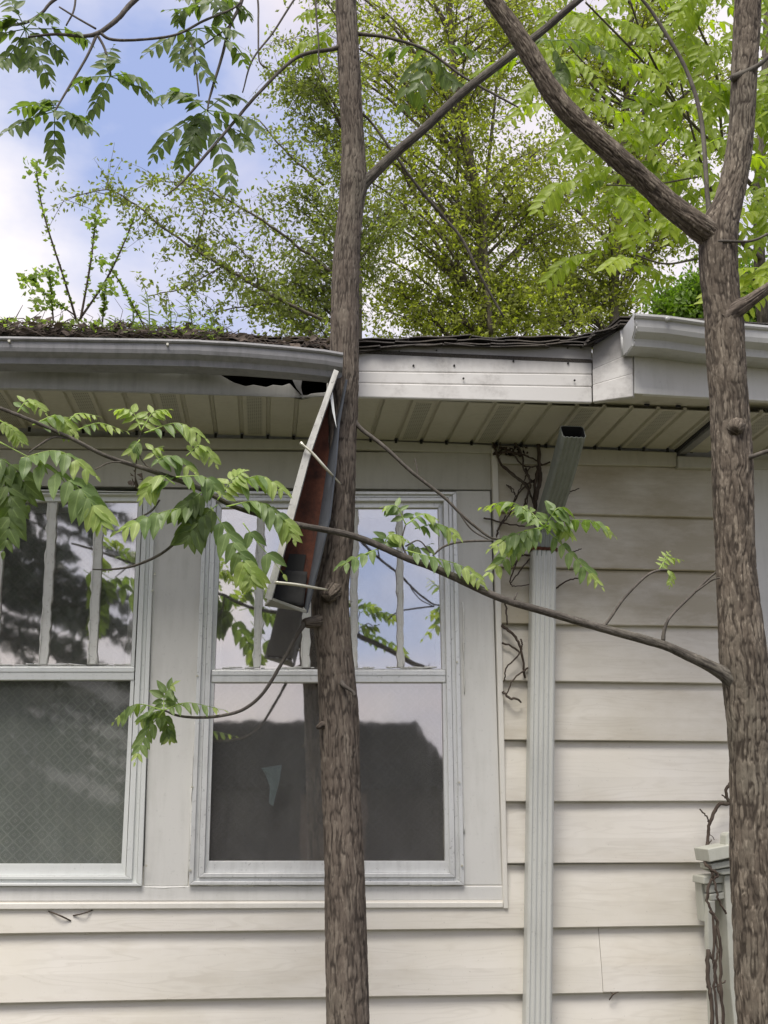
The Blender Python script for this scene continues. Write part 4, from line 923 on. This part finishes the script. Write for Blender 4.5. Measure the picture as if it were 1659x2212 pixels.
lf([(1424, 1230, .02), (1442, 1206, .02), (1474, 1210, .02)], 6, 20, young=1.); lf([(1438, 1230, .02), (1450, 1240, .02), (1446, 1268, .02)], 6, 20, young=1.); lf([(1432, 1230, .02), (1436, 1205, .02), (1446, 1192, .02)], 5, 16, young=1.)
branch(t2, [(880, 1205, YT+.08, 5), (868, 1170, YT+.09, 4), (876, 1133, YT+.09, 3)])
branch(t2, [(876, 1180, YT+.085, 4), (905, 1168, YT+.09, 3), (930, 1195, YT+.09, 3)])
f2.finish()
# shrivelled leaves hanging from the branch
dl = empty('dead_leaf_cluster', at(292, 1060, -.8), 'brown shrivelled leaf cluster dangling below the branch at left window top', 'dead leaves')
for k in range(9):
    u, v = random.uniform(282, 303), random.uniform(1010, 1062); mb = MB(); P = [at(u+random.uniform(-9, 9), v+random.uniform(-14, 14), -.81+random.uniform(-.01, .01)) for _ in range(4)]
    mb.add(P, [(0, 1, 2), (0, 2, 3)], None, [random.random()]*4); o = mb.build('leaf', M['dead'], dl, False); o.modifiers.new('s', 'SOLIDIFY').thickness = .0006
pxtube(MB(), [(296, 985, -.82, 3), (292, 1020, -.81, 3), (292, 1055, -.81, 2)], 5).build('stalk', M['vine'], dl)

# ------------------------------------------------------------------ trees behind the house
def bg_tree(label, trunk, Y, crown, nbr, leafn, lsize, m, explicit=(), seed=1, spread=1.15, cat='tree', dens=1.0):
    """trunk: list (u,v,width); crown: list of (u,v,ru,rv) lobes in photo pixels at depth Y"""
    r = np.random.default_rng(seed); p = at(trunk[0][0], trunk[0][1], Y); px = pxm(Y)
    t = empty('tree', (p.x, Y, 0), label, cat, 'trees standing behind the house')
    P = [(p.x, Y, -.1, trunk[0][2]*px*.7)]
    for (u, v, w) in trunk: q = at(u, v, Y); P.append((q.x, Y, q.z, w*.5*px))
    P = catmull(P, 8); tube_mb(mb := MB(), P, [q[3] for q in P], 9, True, .06); mb.build('trunk', M['bgbark'], t)
    br = MB(); V = []; Fv = []; A = []
    tips = []
    for path in explicit:
        q = [(u, v, Y+dy, w) for u, v, dy, w in path]; pxtube(br, q, 6, 6, .08, .004)
        for a, b_ in zip(q[:-1], q[1:]):
            for s in np.linspace(0, 1, 5): tips.append((at(a[0]+(b_[0]-a[0])*s, a[1]+(b_[1]-a[1])*s, a[2]), None))
    tp = np.array([q[:3] for q in P])
    for (cu, cv, ru, rv, nb) in crown:
        c = at(cu, cv, Y); Rx, Rz = ru*px, rv*px
        for k in range(nb):
            d = r.normal(size=3); d /= np.linalg.norm(d); rad = r.uniform(.35, 1)**.6
            e_ = np.array(c)+d*rad*np.array([Rx, min(Rx, Rz)*.8, Rz])
            j = np.argmin(np.abs(tp[:, 2]-(e_[2]-np.linalg.norm(e_[:2]-tp[0, :2])*.8))); b0 = tp[j]
            midp = (b0*.45+e_*.55)+np.array([0, 0, .12*np.linalg.norm(e_-b0)])
            Q = catmull([b0, midp, e_], 6); L_ = np.linalg.norm(e_-b0)
            tube_mb(br, Q, list(np.linspace(min(.03, .012*L_+.004), .002, len(Q))), 4, False)
            for q in Q[5:]: tips.append((Vector(q), None))
    # twigs with leaves
    ns = []
    for (q, _) in tips:
        for k in range(leafn):
            d = r.normal(size=3); d[2] -= .25; d /= np.linalg.norm(d); ln = r.uniform(.2, .6)*spread
            e_ = np.array(q)+d*ln
            if k % 2 == 0:
                tube_mb(br, [q, Vector(q)+Vector(d)*ln*.6+Vector((0, 0, .02)), Vector(e_)], [.003, .002, .001], 3, False)
            nl = int(r.integers(8, 15)*dens); s = r.uniform(.12, 1.05, nl); pos = np.array(q)+d*ln*s[:, None]+r.normal(0, .026, (nl, 3)); ns.append(pos)
    pos = np.concatenate(ns); n = len(pos)
    a = r.normal(size=(n, 3)); a[:, 2] -= .35; a /= np.linalg.norm(a, axis=1)[:, None]
    b_ = np.cross(a, r.normal(size=(n, 3))); b_ /= np.linalg.norm(b_, axis=1)[:, None]
    l = lsize*r.uniform(.6, 1.25, n)[:, None]; w = l*r.uniform(.2, .3, n)[:, None]
    nn = np.cross(a, b_)
    v = np.stack([pos, pos+a*l*.5+b_*w-nn*l*.06, pos+a*l, pos+a*l*.5-b_*w-nn*l*.06], 1).reshape(-1, 3)
    me = MB(); me.v = v.tolist(); me.f = np.arange(4*n).reshape(n, 4).tolist(); me.uv = [(0., 0.)]*(4*n)
    me.at = np.repeat(r.random(n), 4).tolist()
    br.build('branches', M['bgbark'], t); me.build('crown', m, t, False)
    return t
bg_tree('multi stemmed olive green tree behind the roof, filling the middle of the sky', [(1046, 730, 30), (1042, 560, 26), (1030, 420, 24), (1000, 270, 20), (978, 120, 17), (960, -150, 12)], 7.0,
        [(960, 60, 380, 260, 44), (980, 400, 380, 240, 44), (1000, 640, 330, 110, 24), (835, 660, 100, 80, 9)], 0, 4, .056, M['leaf_bg'],
        [[(1060, 720, -.3, 14), (1052, 600, -.3, 13), (1048, 450, -.2, 10), (1060, 300, 0, 8), (1080, 120, 0, 6)], [(985, 730, .3, 13), (984, 600, .3, 12), (990, 480, .2, 9), (984, 230, .1, 8)], [(1000, 560, 0, 8), (900, 430, -.2, 6), (860, 340, -.4, 4)]], 3)
bg_tree('loose grey green tree left of the middle trunk, long limb reaching over weeds', [(770, 730, 26), (765, 500, 22), (755, 250, 17), (745, 0, 12), (740, -250, 8)], 6.0,
        [(680, 160, 170, 260, 15), (710, 480, 200, 180, 13), (640, 640, 180, 70, 12)], 0, 4, .052, M['leaf_bg2'],
        [[(700, 694, -.6, 9), (620, 655, -.7, 8), (560, 622, -.7, 7.5), (480, 575, -.8, 7), (420, 538, -.8, 6), (350, 490, -.8, 5), (290, 440, -.8, 4), (230, 410, -.8, 3), (140, 430, -.8, 2)],
         [(720, 590, -.4, 8), (640, 530, -.5, 6.5), (570, 478, -.6, 6), (500, 438, -.6, 4.5), (420, 400, -.6, 3), (330, 390, -.6, 2)],
         [(480, 575, -.8, 4), (400, 620, -.8, 3), (320, 640, -.8, 2)], [(420, 538, -.8, 4), (440, 450, -.8, 3), (420, 390, -.8, 2)], [(560, 622, -.7, 4), (540, 560, -.7, 3), (470, 500, -.7, 2)],
         [(700, 400, -.3, 7), (620, 330, -.3, 5), (560, 260, -.3, 3)], [(620, 655, -.6, 4), (540, 660, -.6, 3), (440, 680, -.6, 2)]], 5, .75, dens=1.0)
bg_tree('olive green tree behind the right end of the roof with a bare leaning limb', [(1330, 740, 26), (1335, 560, 23), (1345, 350, 20), (1360, 100, 15), (1370, -200, 9)], 8.0,
        [(1300, 60, 330, 260, 32), (1260, 400, 260, 260, 30), (1230, 640, 220, 100, 16), (1520, 250, 220, 360, 26)], 0, 4, .058, M['leaf_bg'],
        [[(1258, 706, -.5, 9), (1210, 620, -.5, 9), (1160, 540, -.5, 8), (1110, 460, -.5, 7), (1060, 390, -.4, 5)], [(1320, 690, .2, 10), (1370, 600, .2, 8), (1430, 520, .2, 6), (1480, 470, 0, 4)]], 9)
bg_tree('dense bright green bush rising behind the right gutter', [(1560, 760, 20), (1570, 690, 15), (1580, 640, 10)], 5.0,
        [(1480, 665, 75, 50, 16), (1590, 655, 90, 60, 20), (1690, 650, 90, 80, 16)], 0, 9, .06, M['leaf_bush'], [], 13, .6, cat='bush')
# bright compound-leaved tree above the right roof
t3 = empty('tree', (at(1640, 700, 3.9).x, 3.9, 0), 'yellow green compound leaved tree behind the thick forked trunk', 'tree', 'trees standing behind the house')
P = [(at(1650, 700, 3.9).x+.1, 3.9, -.1, .09)]
for (u, v, w) in ((1652, 720, 30), (1642, 600, 28), (1640, 400, 26), (1652, 200, 22), (1660, -50, 18)): q = at(u, v, 3.9); P.append((q.x, 3.9, q.z, w*.5*pxm(3.9)))
bark_tube(MB(), P, 40, .02, .004, 40, .2, 50.).build('trunk', M['bgbark'], t3)
for path in ([(1645, 560, 3.9, 14), (1600, 520, 3.5, 11), (1540, 420, 3.0, 8), (1500, 300, 2.6, 6), (1470, 180, 2.3, 5)], [(1642, 420, 3.9, 12), (1560, 330, 3.3, 9), (1470, 240, 2.8, 7), (1395, 140, 2.4, 6), (1265, 5, 2.0, 5)],
             [(1645, 610, 3.9, 10), (1540, 560, 3.2, 7), (1440, 570, 2.7, 5), (1370, 550, 2.4, 4)], [(1560, 300, 3.2, 8), (1545, 150, 2.8, 7), (1510, 60, 2.6, 6), (1470, -20, 2.5, 5)], [(1470, 240, 2.8, 6), (1400, 110, 2.5, 6), (1360, 0, 2.3, 5)],
             [(1470, 240, 2.8, 5), (1330, 200, 2.4, 5), (1220, 90, 2.0, 4)], [(1520, 380, 2.9, 5), (1400, 400, 2.6, 4), (1310, 400, 2.4, 3)]):
    branch(t3, path, 'bgbark', 7)
def compound_mesh(mb, P, n, L0, kind):
    Q = [Vector(p) for p in catmull(P, 6)]; N = len(Q); tube_mb(mb, Q, [.003*(1-.7*i/N) for i in range(N)], 4); at0 = random.random()
    for i in range(n):
        t = .15+.85*i/(n-1); fi = t*(N-1); k = min(int(fi), N-2); p = Q[k].lerp(Q[k+1], fi-k); T = (Q[k+1]-Q[k]).normalized()
        env = .6+.5*math.sin(math.pi*(.1+t*.8)); U = (Vector((0, 0, 1))*(1-abs(T.z))+Vector((0, -1, .2))*abs(T.z)*1.3).normalized(); side = T.cross(U).normalized()
        for sg in (-1, 1):
            D_ = (side*sg*.85+T*.5+Vector((0, 0, -.4))+Vector((random.uniform(-.15, .15), random.uniform(-.15, .15), random.uniform(-.15, .15)))).normalized()
            nm = (U+Vector((random.uniform(-.3, .3), random.uniform(-.3, .3), 0))); nm = (nm-D_*nm.dot(D_)).normalized(); b_ = nm.cross(D_); sz = L0*env*random.uniform(.85, 1.1)
            src = LF[kind][random.randrange(5)][0]
            mb.add([p+D_*(x*sz)+b_*(y*sz)+nm*(z*sz) for x, y, z in src.v], src.f, src.uv, [at0]*len(src.v))
spots = []
while len(spots) < 235:
    u = random.uniform(1080, 1720); v = random.uniform(-80, 640)
    lim = 1130 + max(0, v-120)*.42
    if u < lim+random.uniform(-40, 60): continue
    if v > 480 and not (1270 < u < 1420 or u > 1590): continue
    spots.append((u, v))
for (u, v) in spots:
    Y = random.uniform(2.0, 3.6); p = at(u, v, Y); an = random.choice([-1, 1])*random.uniform(.2, 1.2); ln = random.uniform(.22, .38)
    d = Vector((math.sin(an), random.uniform(-.5, .2), -.15-.5*abs(random.random()))).normalized()
    mb = MB(); compound_mesh(mb, [p, p+d*ln*.5+Vector((0, 0, .02)), p+d*ln+Vector((0, 0, -.07))], random.randint(5, 8), random.uniform(.085, .12), 'leaf_sunny'); mb.build('leaf', M['leaf_sunny'], t3, True)

# ------------------------------------------------------------------ plants and litter on the roof edge
YP = -.47
rb = empty('rose_bush', at(168, 694, YP), 'thorny canes with small leaves sprouting from the left roof edge', 'shrub')
canes = [[(410, 935), (340, 700), (250, 420), (210, 250), (192, 100)], [(428, 930), (480, 640), (500, 480), (510, 380)], [(420, 930), (560, 720), (650, 540), (722, 365)], [(285, 940), (275, 800), (262, 660)], [(400, 900), (300, 830), (210, 760), (170, 690)],
         [(545, 945), (555, 850), (560, 745)], [(770, 960), (700, 830), (600, 660)]]
wl_ = MB()
def small_leaf(mb, p, d, L_, wr=.35):
    d = Vector(d).normalized(); b_ = d.cross(Vector((random.uniform(-1, 1), random.uniform(-1, 1), random.uniform(-.3, 1)))).normalized(); n_ = d.cross(b_)
    mb.add([p, p+d*L_*.45+b_*L_*wr+n_*L_*.08, p+d*L_, p+d*L_*.45-b_*L_*wr+n_*L_*.08], [(0, 1, 2, 3)], None, [random.random()]*4)
for ci, c in enumerate(canes):
    path = [(*Z13(x, y), YP+random.uniform(-.02, .05), max(5.6-i*.8, 2.2) if ci < 3 else max(4-i*.6, 2)) for i, (x, y) in enumerate(c)]
    pxtube(MB(), path, 7, 8, .1).build('stem', M['vine'], rb)
    pts = catmull([at(*q[:3]) for q in path], 14)
    for q in pts[6:]:
        for _ in range(2 if ci < 3 else 4):
            small_leaf(wl_, Vector(q), (random.uniform(-1, 1), random.uniform(-1, .5), random.uniform(-.4, .7)), random.uniform(.008, .019))
    if ci not in (2, 6):
        for _ in range(34):
            q = Vector(pts[-1])+Vector((random.uniform(-.035, .035), random.uniform(-.03, .03), random.uniform(-.03, .015))); small_leaf(wl_, q, (random.uniform(-1, 1), random.uniform(-1, 1), random.uniform(-.6, .6)), random.uniform(.014, .03))
for (u, v) in ((227, 562), (69, 625), (85, 655)):
    for _ in range(30): q = at(u, v, YP)+Vector((random.uniform(-.03, .03), random.uniform(-.03, .03), random.uniform(-.02, .02))); small_leaf(wl_, q, (random.uniform(-1, 1), random.uniform(-1, 1), random.uniform(-.6, .6)), random.uniform(.013, .026))
wl_.build('foliage', M['weed'], rb, False, kind='stuff')
wlab = {240: 'leftmost low weed with narrow leaves on the roof edge', 285: 'leafy weed with pointed leaves at the roof edge beside the canes', 322: 'tallest pale broad leaved weed on the roof edge', 368: 'leafy weed with drooping leaves next to the tallest roof weed', 415: 'bright pointed leaf weed near the gutter bend', 452: 'rightmost small weed on the roof edge over the gutter bend'}
for u0, lab in wlab.items():
    hgt = {240: 25, 285: 45, 322: 78, 368: 52, 415: 72, 452: 40}[u0]; Yw = -.47+random.uniform(-.03, .05)
    wd = empty('weed', at(u0, 712, Yw), lab, 'weed', 'weeds rooted in the gutter and roof edge')
    tip = (u0+random.uniform(-12, 12), 712-hgt); pxtube(MB(), [(u0, 716, Yw, 4), ((u0+tip[0])/2+3, 712-hgt*.5, Yw, 3), (*tip, Yw, 2)], 6).build('stem', M['weed'], wd)
    for k in range(max(4, hgt//8)):
        t = (k+1)/(hgt//8+1); u = u0+(tip[0]-u0)*t; v = 712-hgt*t
        for sgn in (-1, 1):
            p = at(u, v, Yw); L_ = random.uniform(17, 30)*pxm(Yw)*(1.1-.3*t); d = Vector((sgn*random.uniform(.5, 1), random.uniform(-.8, .5), random.uniform(-.25, .8))).normalized()
            b_ = d.cross(Vector((random.uniform(-.4, .4), -.6, .8))).normalized(); n_ = b_.cross(d)
            src = LF['leaf_young'][random.randrange(5)][0]; mb = MB()
            mb.add([p+d*(x*L_)+b_*(y*L_*.9)+n_*(z*L_) for x, y, z in src.v], src.f, src.uv, [random.random()]*len(src.v)); mb.build('leaf', M['weed'], wd, True)
lt = MB()
for i in range(640):
    u = random.uniform(-120, 480) if random.random() < .85 else random.uniform(480, 705); v = np.interp(u, [-120, 0, 300, 480, 700], [702, 706, 716, 726, 742])+random.uniform(-14, 14)*(1 if u < 480 else .45)
    p = at(u, v, -.50+random.uniform(-.03, .06)); an = random.gauss(0, .45); d = Vector((math.cos(an), random.uniform(-.5, .5), math.sin(an)))
    if random.random() < .55:
        L_ = random.uniform(.02, .11); tube_mb(lt, [p-d*L_/2, p+Vector((0, 0, random.uniform(-.008, .012))), p+d*L_/2], [.0012, .0018, .0008], 4, False)
    else: small_leaf(lt, p, d, random.uniform(.015, .04), .3)
for i in range(14):
    u = random.uniform(-20, 470); p = at(u, 708, -.48); h_ = random.uniform(.03, .1); tube_mb(lt, [p, p+Vector((random.uniform(-.02, .02), 0, h_*.6)), p+Vector((random.uniform(-.05, .05), 0, h_))], [.0012, .001, .0006], 4, False)
o = lt.build('leaf_litter', M['dead'], None, False, kind='stuff'); tag(o, 'brown dead leaves and twigs heaped along the left roof edge', 'leaf litter')
mt = MB(); gm = MB()
for i in range(330):
    u = random.uniform(-20, 480); v = np.interp(u, [0, 300, 480], [706, 716, 726])+random.uniform(-16, 6); p = at(u, v, -.49+random.uniform(-.03, .04)); small_leaf(gm, p, (random.uniform(-1, 1), random.uniform(-1, .3), random.uniform(-.3, 1)), random.uniform(.010, .026), .3)
o = gm.build('ground_cover', M['weed'], None, False, kind='stuff'); tag(o, 'low green sprouts creeping through the roof edge litter', 'sprouts')

# ------------------------------------------------------------------ vines on the wall
vn = empty('vine', at(1120, 1500, -.03), 'dead brown vine tangled beside the downspout up to the soffit', 'vine')
for z, path, w in ((Z4, [(670, 400), (665, 435), (610, 465), (600, 520), (605, 570)], 5), (Z4, [(575, 545), (610, 640), (680, 700), (715, 720), (708, 800)], 6), (Z4, [(650, 535), (690, 600), (700, 670), (742, 720), (745, 800)], 5), (Z4, [(755, 560), (758, 640), (742, 720), (740, 810)], 9),
                   (Z4, [(800, 630), (760, 645), (720, 655), (690, 720), (655, 790)], 4), (Z4, [(630, 720), (645, 735), (665, 762)], 3), (Z4, [(575, 600), (640, 590), (720, 610), (770, 640)], 5), (Z4, [(600, 570), (650, 590), (690, 640), (735, 650)], 5), (Z4, [(540, 850), (620, 870), (690, 880), (730, 878)], 4),
                   (Z4, [(590, 920), (605, 880), (640, 840), (660, 780)], 4), (Z7, [(395, 0), (405, 60), (385, 160), (378, 240)], 11), (Z7, [(200, 0), (300, 80), (340, 125), (380, 235)], 7), (Z7, [(325, 10), (352, 90), (330, 160), (318, 225)], 6), (Z7, [(385, 65), (310, 120), (255, 200)], 5), (Z7, [(220, 100), (250, 120), (270, 152)], 3),
                   (Z7, [(215, 270), (180, 330), (165, 390)], 4), (Z7, [(365, 490), (300, 490), (255, 545), (205, 555)], 5), (Z7, [(300, 480), (262, 560), (240, 625), (260, 660), (345, 648)], 4), (Z7, [(350, 505), (290, 580), (245, 640)], 3.5), (Z7, [(205, 715), (218, 780), (222, 870)], 4), (Z7, [(195, 875), (262, 930), (300, 1015), (322, 1165)], 7),
                   (Z7, [(195, 970), (290, 1020), (218, 1110), (210, 1180)], 4.5), (Z7, [(345, 1105), (262, 1165), (220, 1250)], 4), (Z7, [(200, 1240), (240, 1275), (285, 1280), (300, 1298)], 6), (Z7, [(298, 950), (305, 975), (300, 1010)], 4), (Z7, [(490, 672), (560, 625), (635, 610)], 4), (Z7, [(545, 152), (580, 135), (620, 120)], 3), (Z7, [(570, 470), (600, 465), (632, 452)], 3)):
    pp_ = [(*z(x, y), -.028-.02*abs(math.sin(i*2.1)), w*(1-.12*i)) for i, (x, y) in enumerate(path)]
    pxtube(MB(), pp_, 6, 6, .12, .0012).build('stem', M['vine'], vn)
gk = MB()
for i in range(50): p = at(*Z4(random.uniform(578, 722), random.gauss(592, 9)), -.03); small_leaf(gk, p, (random.uniform(-1, 1), -.2, random.uniform(-1, 1)), random.uniform(.01, .022), .4)
gk.build('vine_mat', M['vine'], vn, False, kind='stuff')
vn2 = empty('vine', at(1540, 2212, -.15), 'dead vine climbing the pale porch railing at the lower right', 'vine')
for path, w in (([(640, 395), (575, 398), (500, 412), (430, 560), (412, 700), (383, 860), (432, 930), (500, 990), (430, 1045), (412, 1200), (455, 1360), (466, 1700), (470, 1900), (490, 2260)], 8), ([(440, 950), (470, 1060), (505, 1190), (565, 1305)], 5), ([(430, 1280), (490, 1380), (515, 1600), (520, 1900), (545, 2260)], 7),
                ([(415, 1600), (415, 1850), (440, 2000), (455, 2260)], 9), ([(428, 565), (400, 500), (348, 442)], 3.5), ([(600, 225), (562, 300), (592, 385)], 7), ([(472, 1912), (515, 1885), (556, 1855)], 3), ([(415, 740), (440, 695)], 2.5), ([(430, 650), (468, 695)], 1.5), ([(560, 350), (530, 325)], 3), ([(420, 1610), (455, 1680), (465, 1760)], 5), ([(465, 1400), (490, 1600), (480, 1800), (520, 2000)], 5)):
    pxtube(MB(), [(*Z12(x, y), -.185 if y > 880 else -.06-.1*max(0, y-700)/200, w*(1-.03*i)) for i, (x, y) in enumerate(path)], 7, 6, .12, .0015).build('stem', M['vine'], vn2)

# ------------------------------------------------------------------ porch railing end
rl = empty('porch_railing', (at(1570, 2212, -.12).x, -.12, 0), 'pale green railing post and slat at lower right corner by thick trunk', 'railing')
def rp(name, pts, Y, d, **k): return prism(name, [Z12(*p) for p in pts], Y, d, M['post'], rl, .003, **k)
rp('post', [(548, 990), (760, 980), (820, 2290), (640, 2290), (600, 1930), (575, 1440)], -.16, .09)
rp('rail', [(412, 772), (760, 705), (760, 810), (430, 880)], -.20, .12); rp('rail', [(438, 895), (760, 835), (760, 890), (448, 945)], -.185, .10); rp('rail', [(450, 950), (760, 905), (760, 960), (540, 985)], -.175, .09)
rp('finial', [(562, 740), (562, 660), (580, 635), (700, 625), (700, 720)], -.17, .05)
rp('rail_bracket', [(380, 1000), (546, 985), (546, 1050), (380, 1062)], -.15, .10); rp('rail_bracket', [(420, 1066), (546, 1054), (546, 1120), (425, 1135)], -.14, .09); rp('rail_bracket', [(428, 1148), (550, 1128), (552, 1182), (440, 1198)], -.15, .10)
rp('end_trim', [(360, 1052), (402, 1060), (410, 1362), (384, 1375)], -.10, .06)
rp('slat', [(416, 1200), (472, 1196), (505, 2290), (445, 2290), (412, 1500)], -.15, .03); rp('panel', [(486, 1420), (570, 1405), (560, 1240), (484, 1300)], -.06, .02); rp('panel', [(510, 1930), (600, 1920), (576, 1450), (500, 1465)], -.05, .02); rp('panel', [(550, 2290), (640, 2290), (604, 1945), (530, 1960)], -.06, .02)

# ------------------------------------------------------------------ what stands behind the camera and shows in the window glass
def conifer(x, y, h, rad, label, seed):
    r = np.random.default_rng(seed); t = empty('spruce_tree', (x, y, 0), label, 'tree')
    tube_mb(mb := MB(), [(x, y, -.05), (x, y, h*.5), (x, y, h)], [.16, .09, .01], 9); mb.build('trunk', M['bgbark'], t)
    mb = MB(); br = MB()
    for k in range(300):
        z = h*(.06+.92*r.random()**1.15); rr = rad*(1-z/h)**.75*r.uniform(.7, 1.1); an = r.uniform(0, 6.283); d = np.array([math.cos(an), math.sin(an), 0]); b0 = np.array([x, y, z]); e_ = b0+d*rr+np.array([0, 0, -.28*rr])
        tube_mb(br, [b0, b0*.5+e_*.5+np.array([0, 0, .06*rr]), e_], [.02, .012, .003], 4, False)
        for s in np.linspace(.15, 1, max(3, int(rr*9))):
            q = b0+(e_-b0)*s+np.array([0, 0, .05*rr*math.sin(s*3.1)])
            for j in range(7):
                dd = r.normal(size=3)*.6+d*.6; dd[2] -= .7; small_leaf(mb, Vector(q), dd, r.uniform(.10, .22), .2)
    br.build('branches', M['bgbark'], t); mb.build('crown', M['conifer'], t, False)
conifer(-3.6, -10.5, 10.5, 3.3, 'dark spruce across the yard, reflected in the left window', 4)
sh = empty('garden_shed', (.9, -13, 0), 'low grey shed with gabled roof across the yard, reflected in the right window', 'shed')
box('wall', (-.9, -14.5, 0), (2.5, -12, 1.75), painted('shed_paint', (.055, .05, .045), (.04, .035, .03), .9, .5, 0, 6, .1, .05), sh)
mb = MB(); q = [(-1.1, -11.8, 1.72), (2.7, -11.8, 1.72), (2.7, -14.7, 1.72), (-1.1, -14.7, 1.72)]; rg = [(-.9, -13.2, 2.70), (2.3, -13.2, 2.70)]
mb.add(q+rg, [(0, 1, 5, 4), (2, 3, 4, 5), (1, 2, 5), (3, 0, 4), (3, 2, 1, 0)]); mb.build('roof', painted('shed_roofing', (.006, .006, .006), (.005, .005, .005), .95, .5, 0, 6, .1, 0.), sh, False)
box('door', (.5, -11.985, .05), (1.4, -11.95, 1.65), M['wood'], sh)
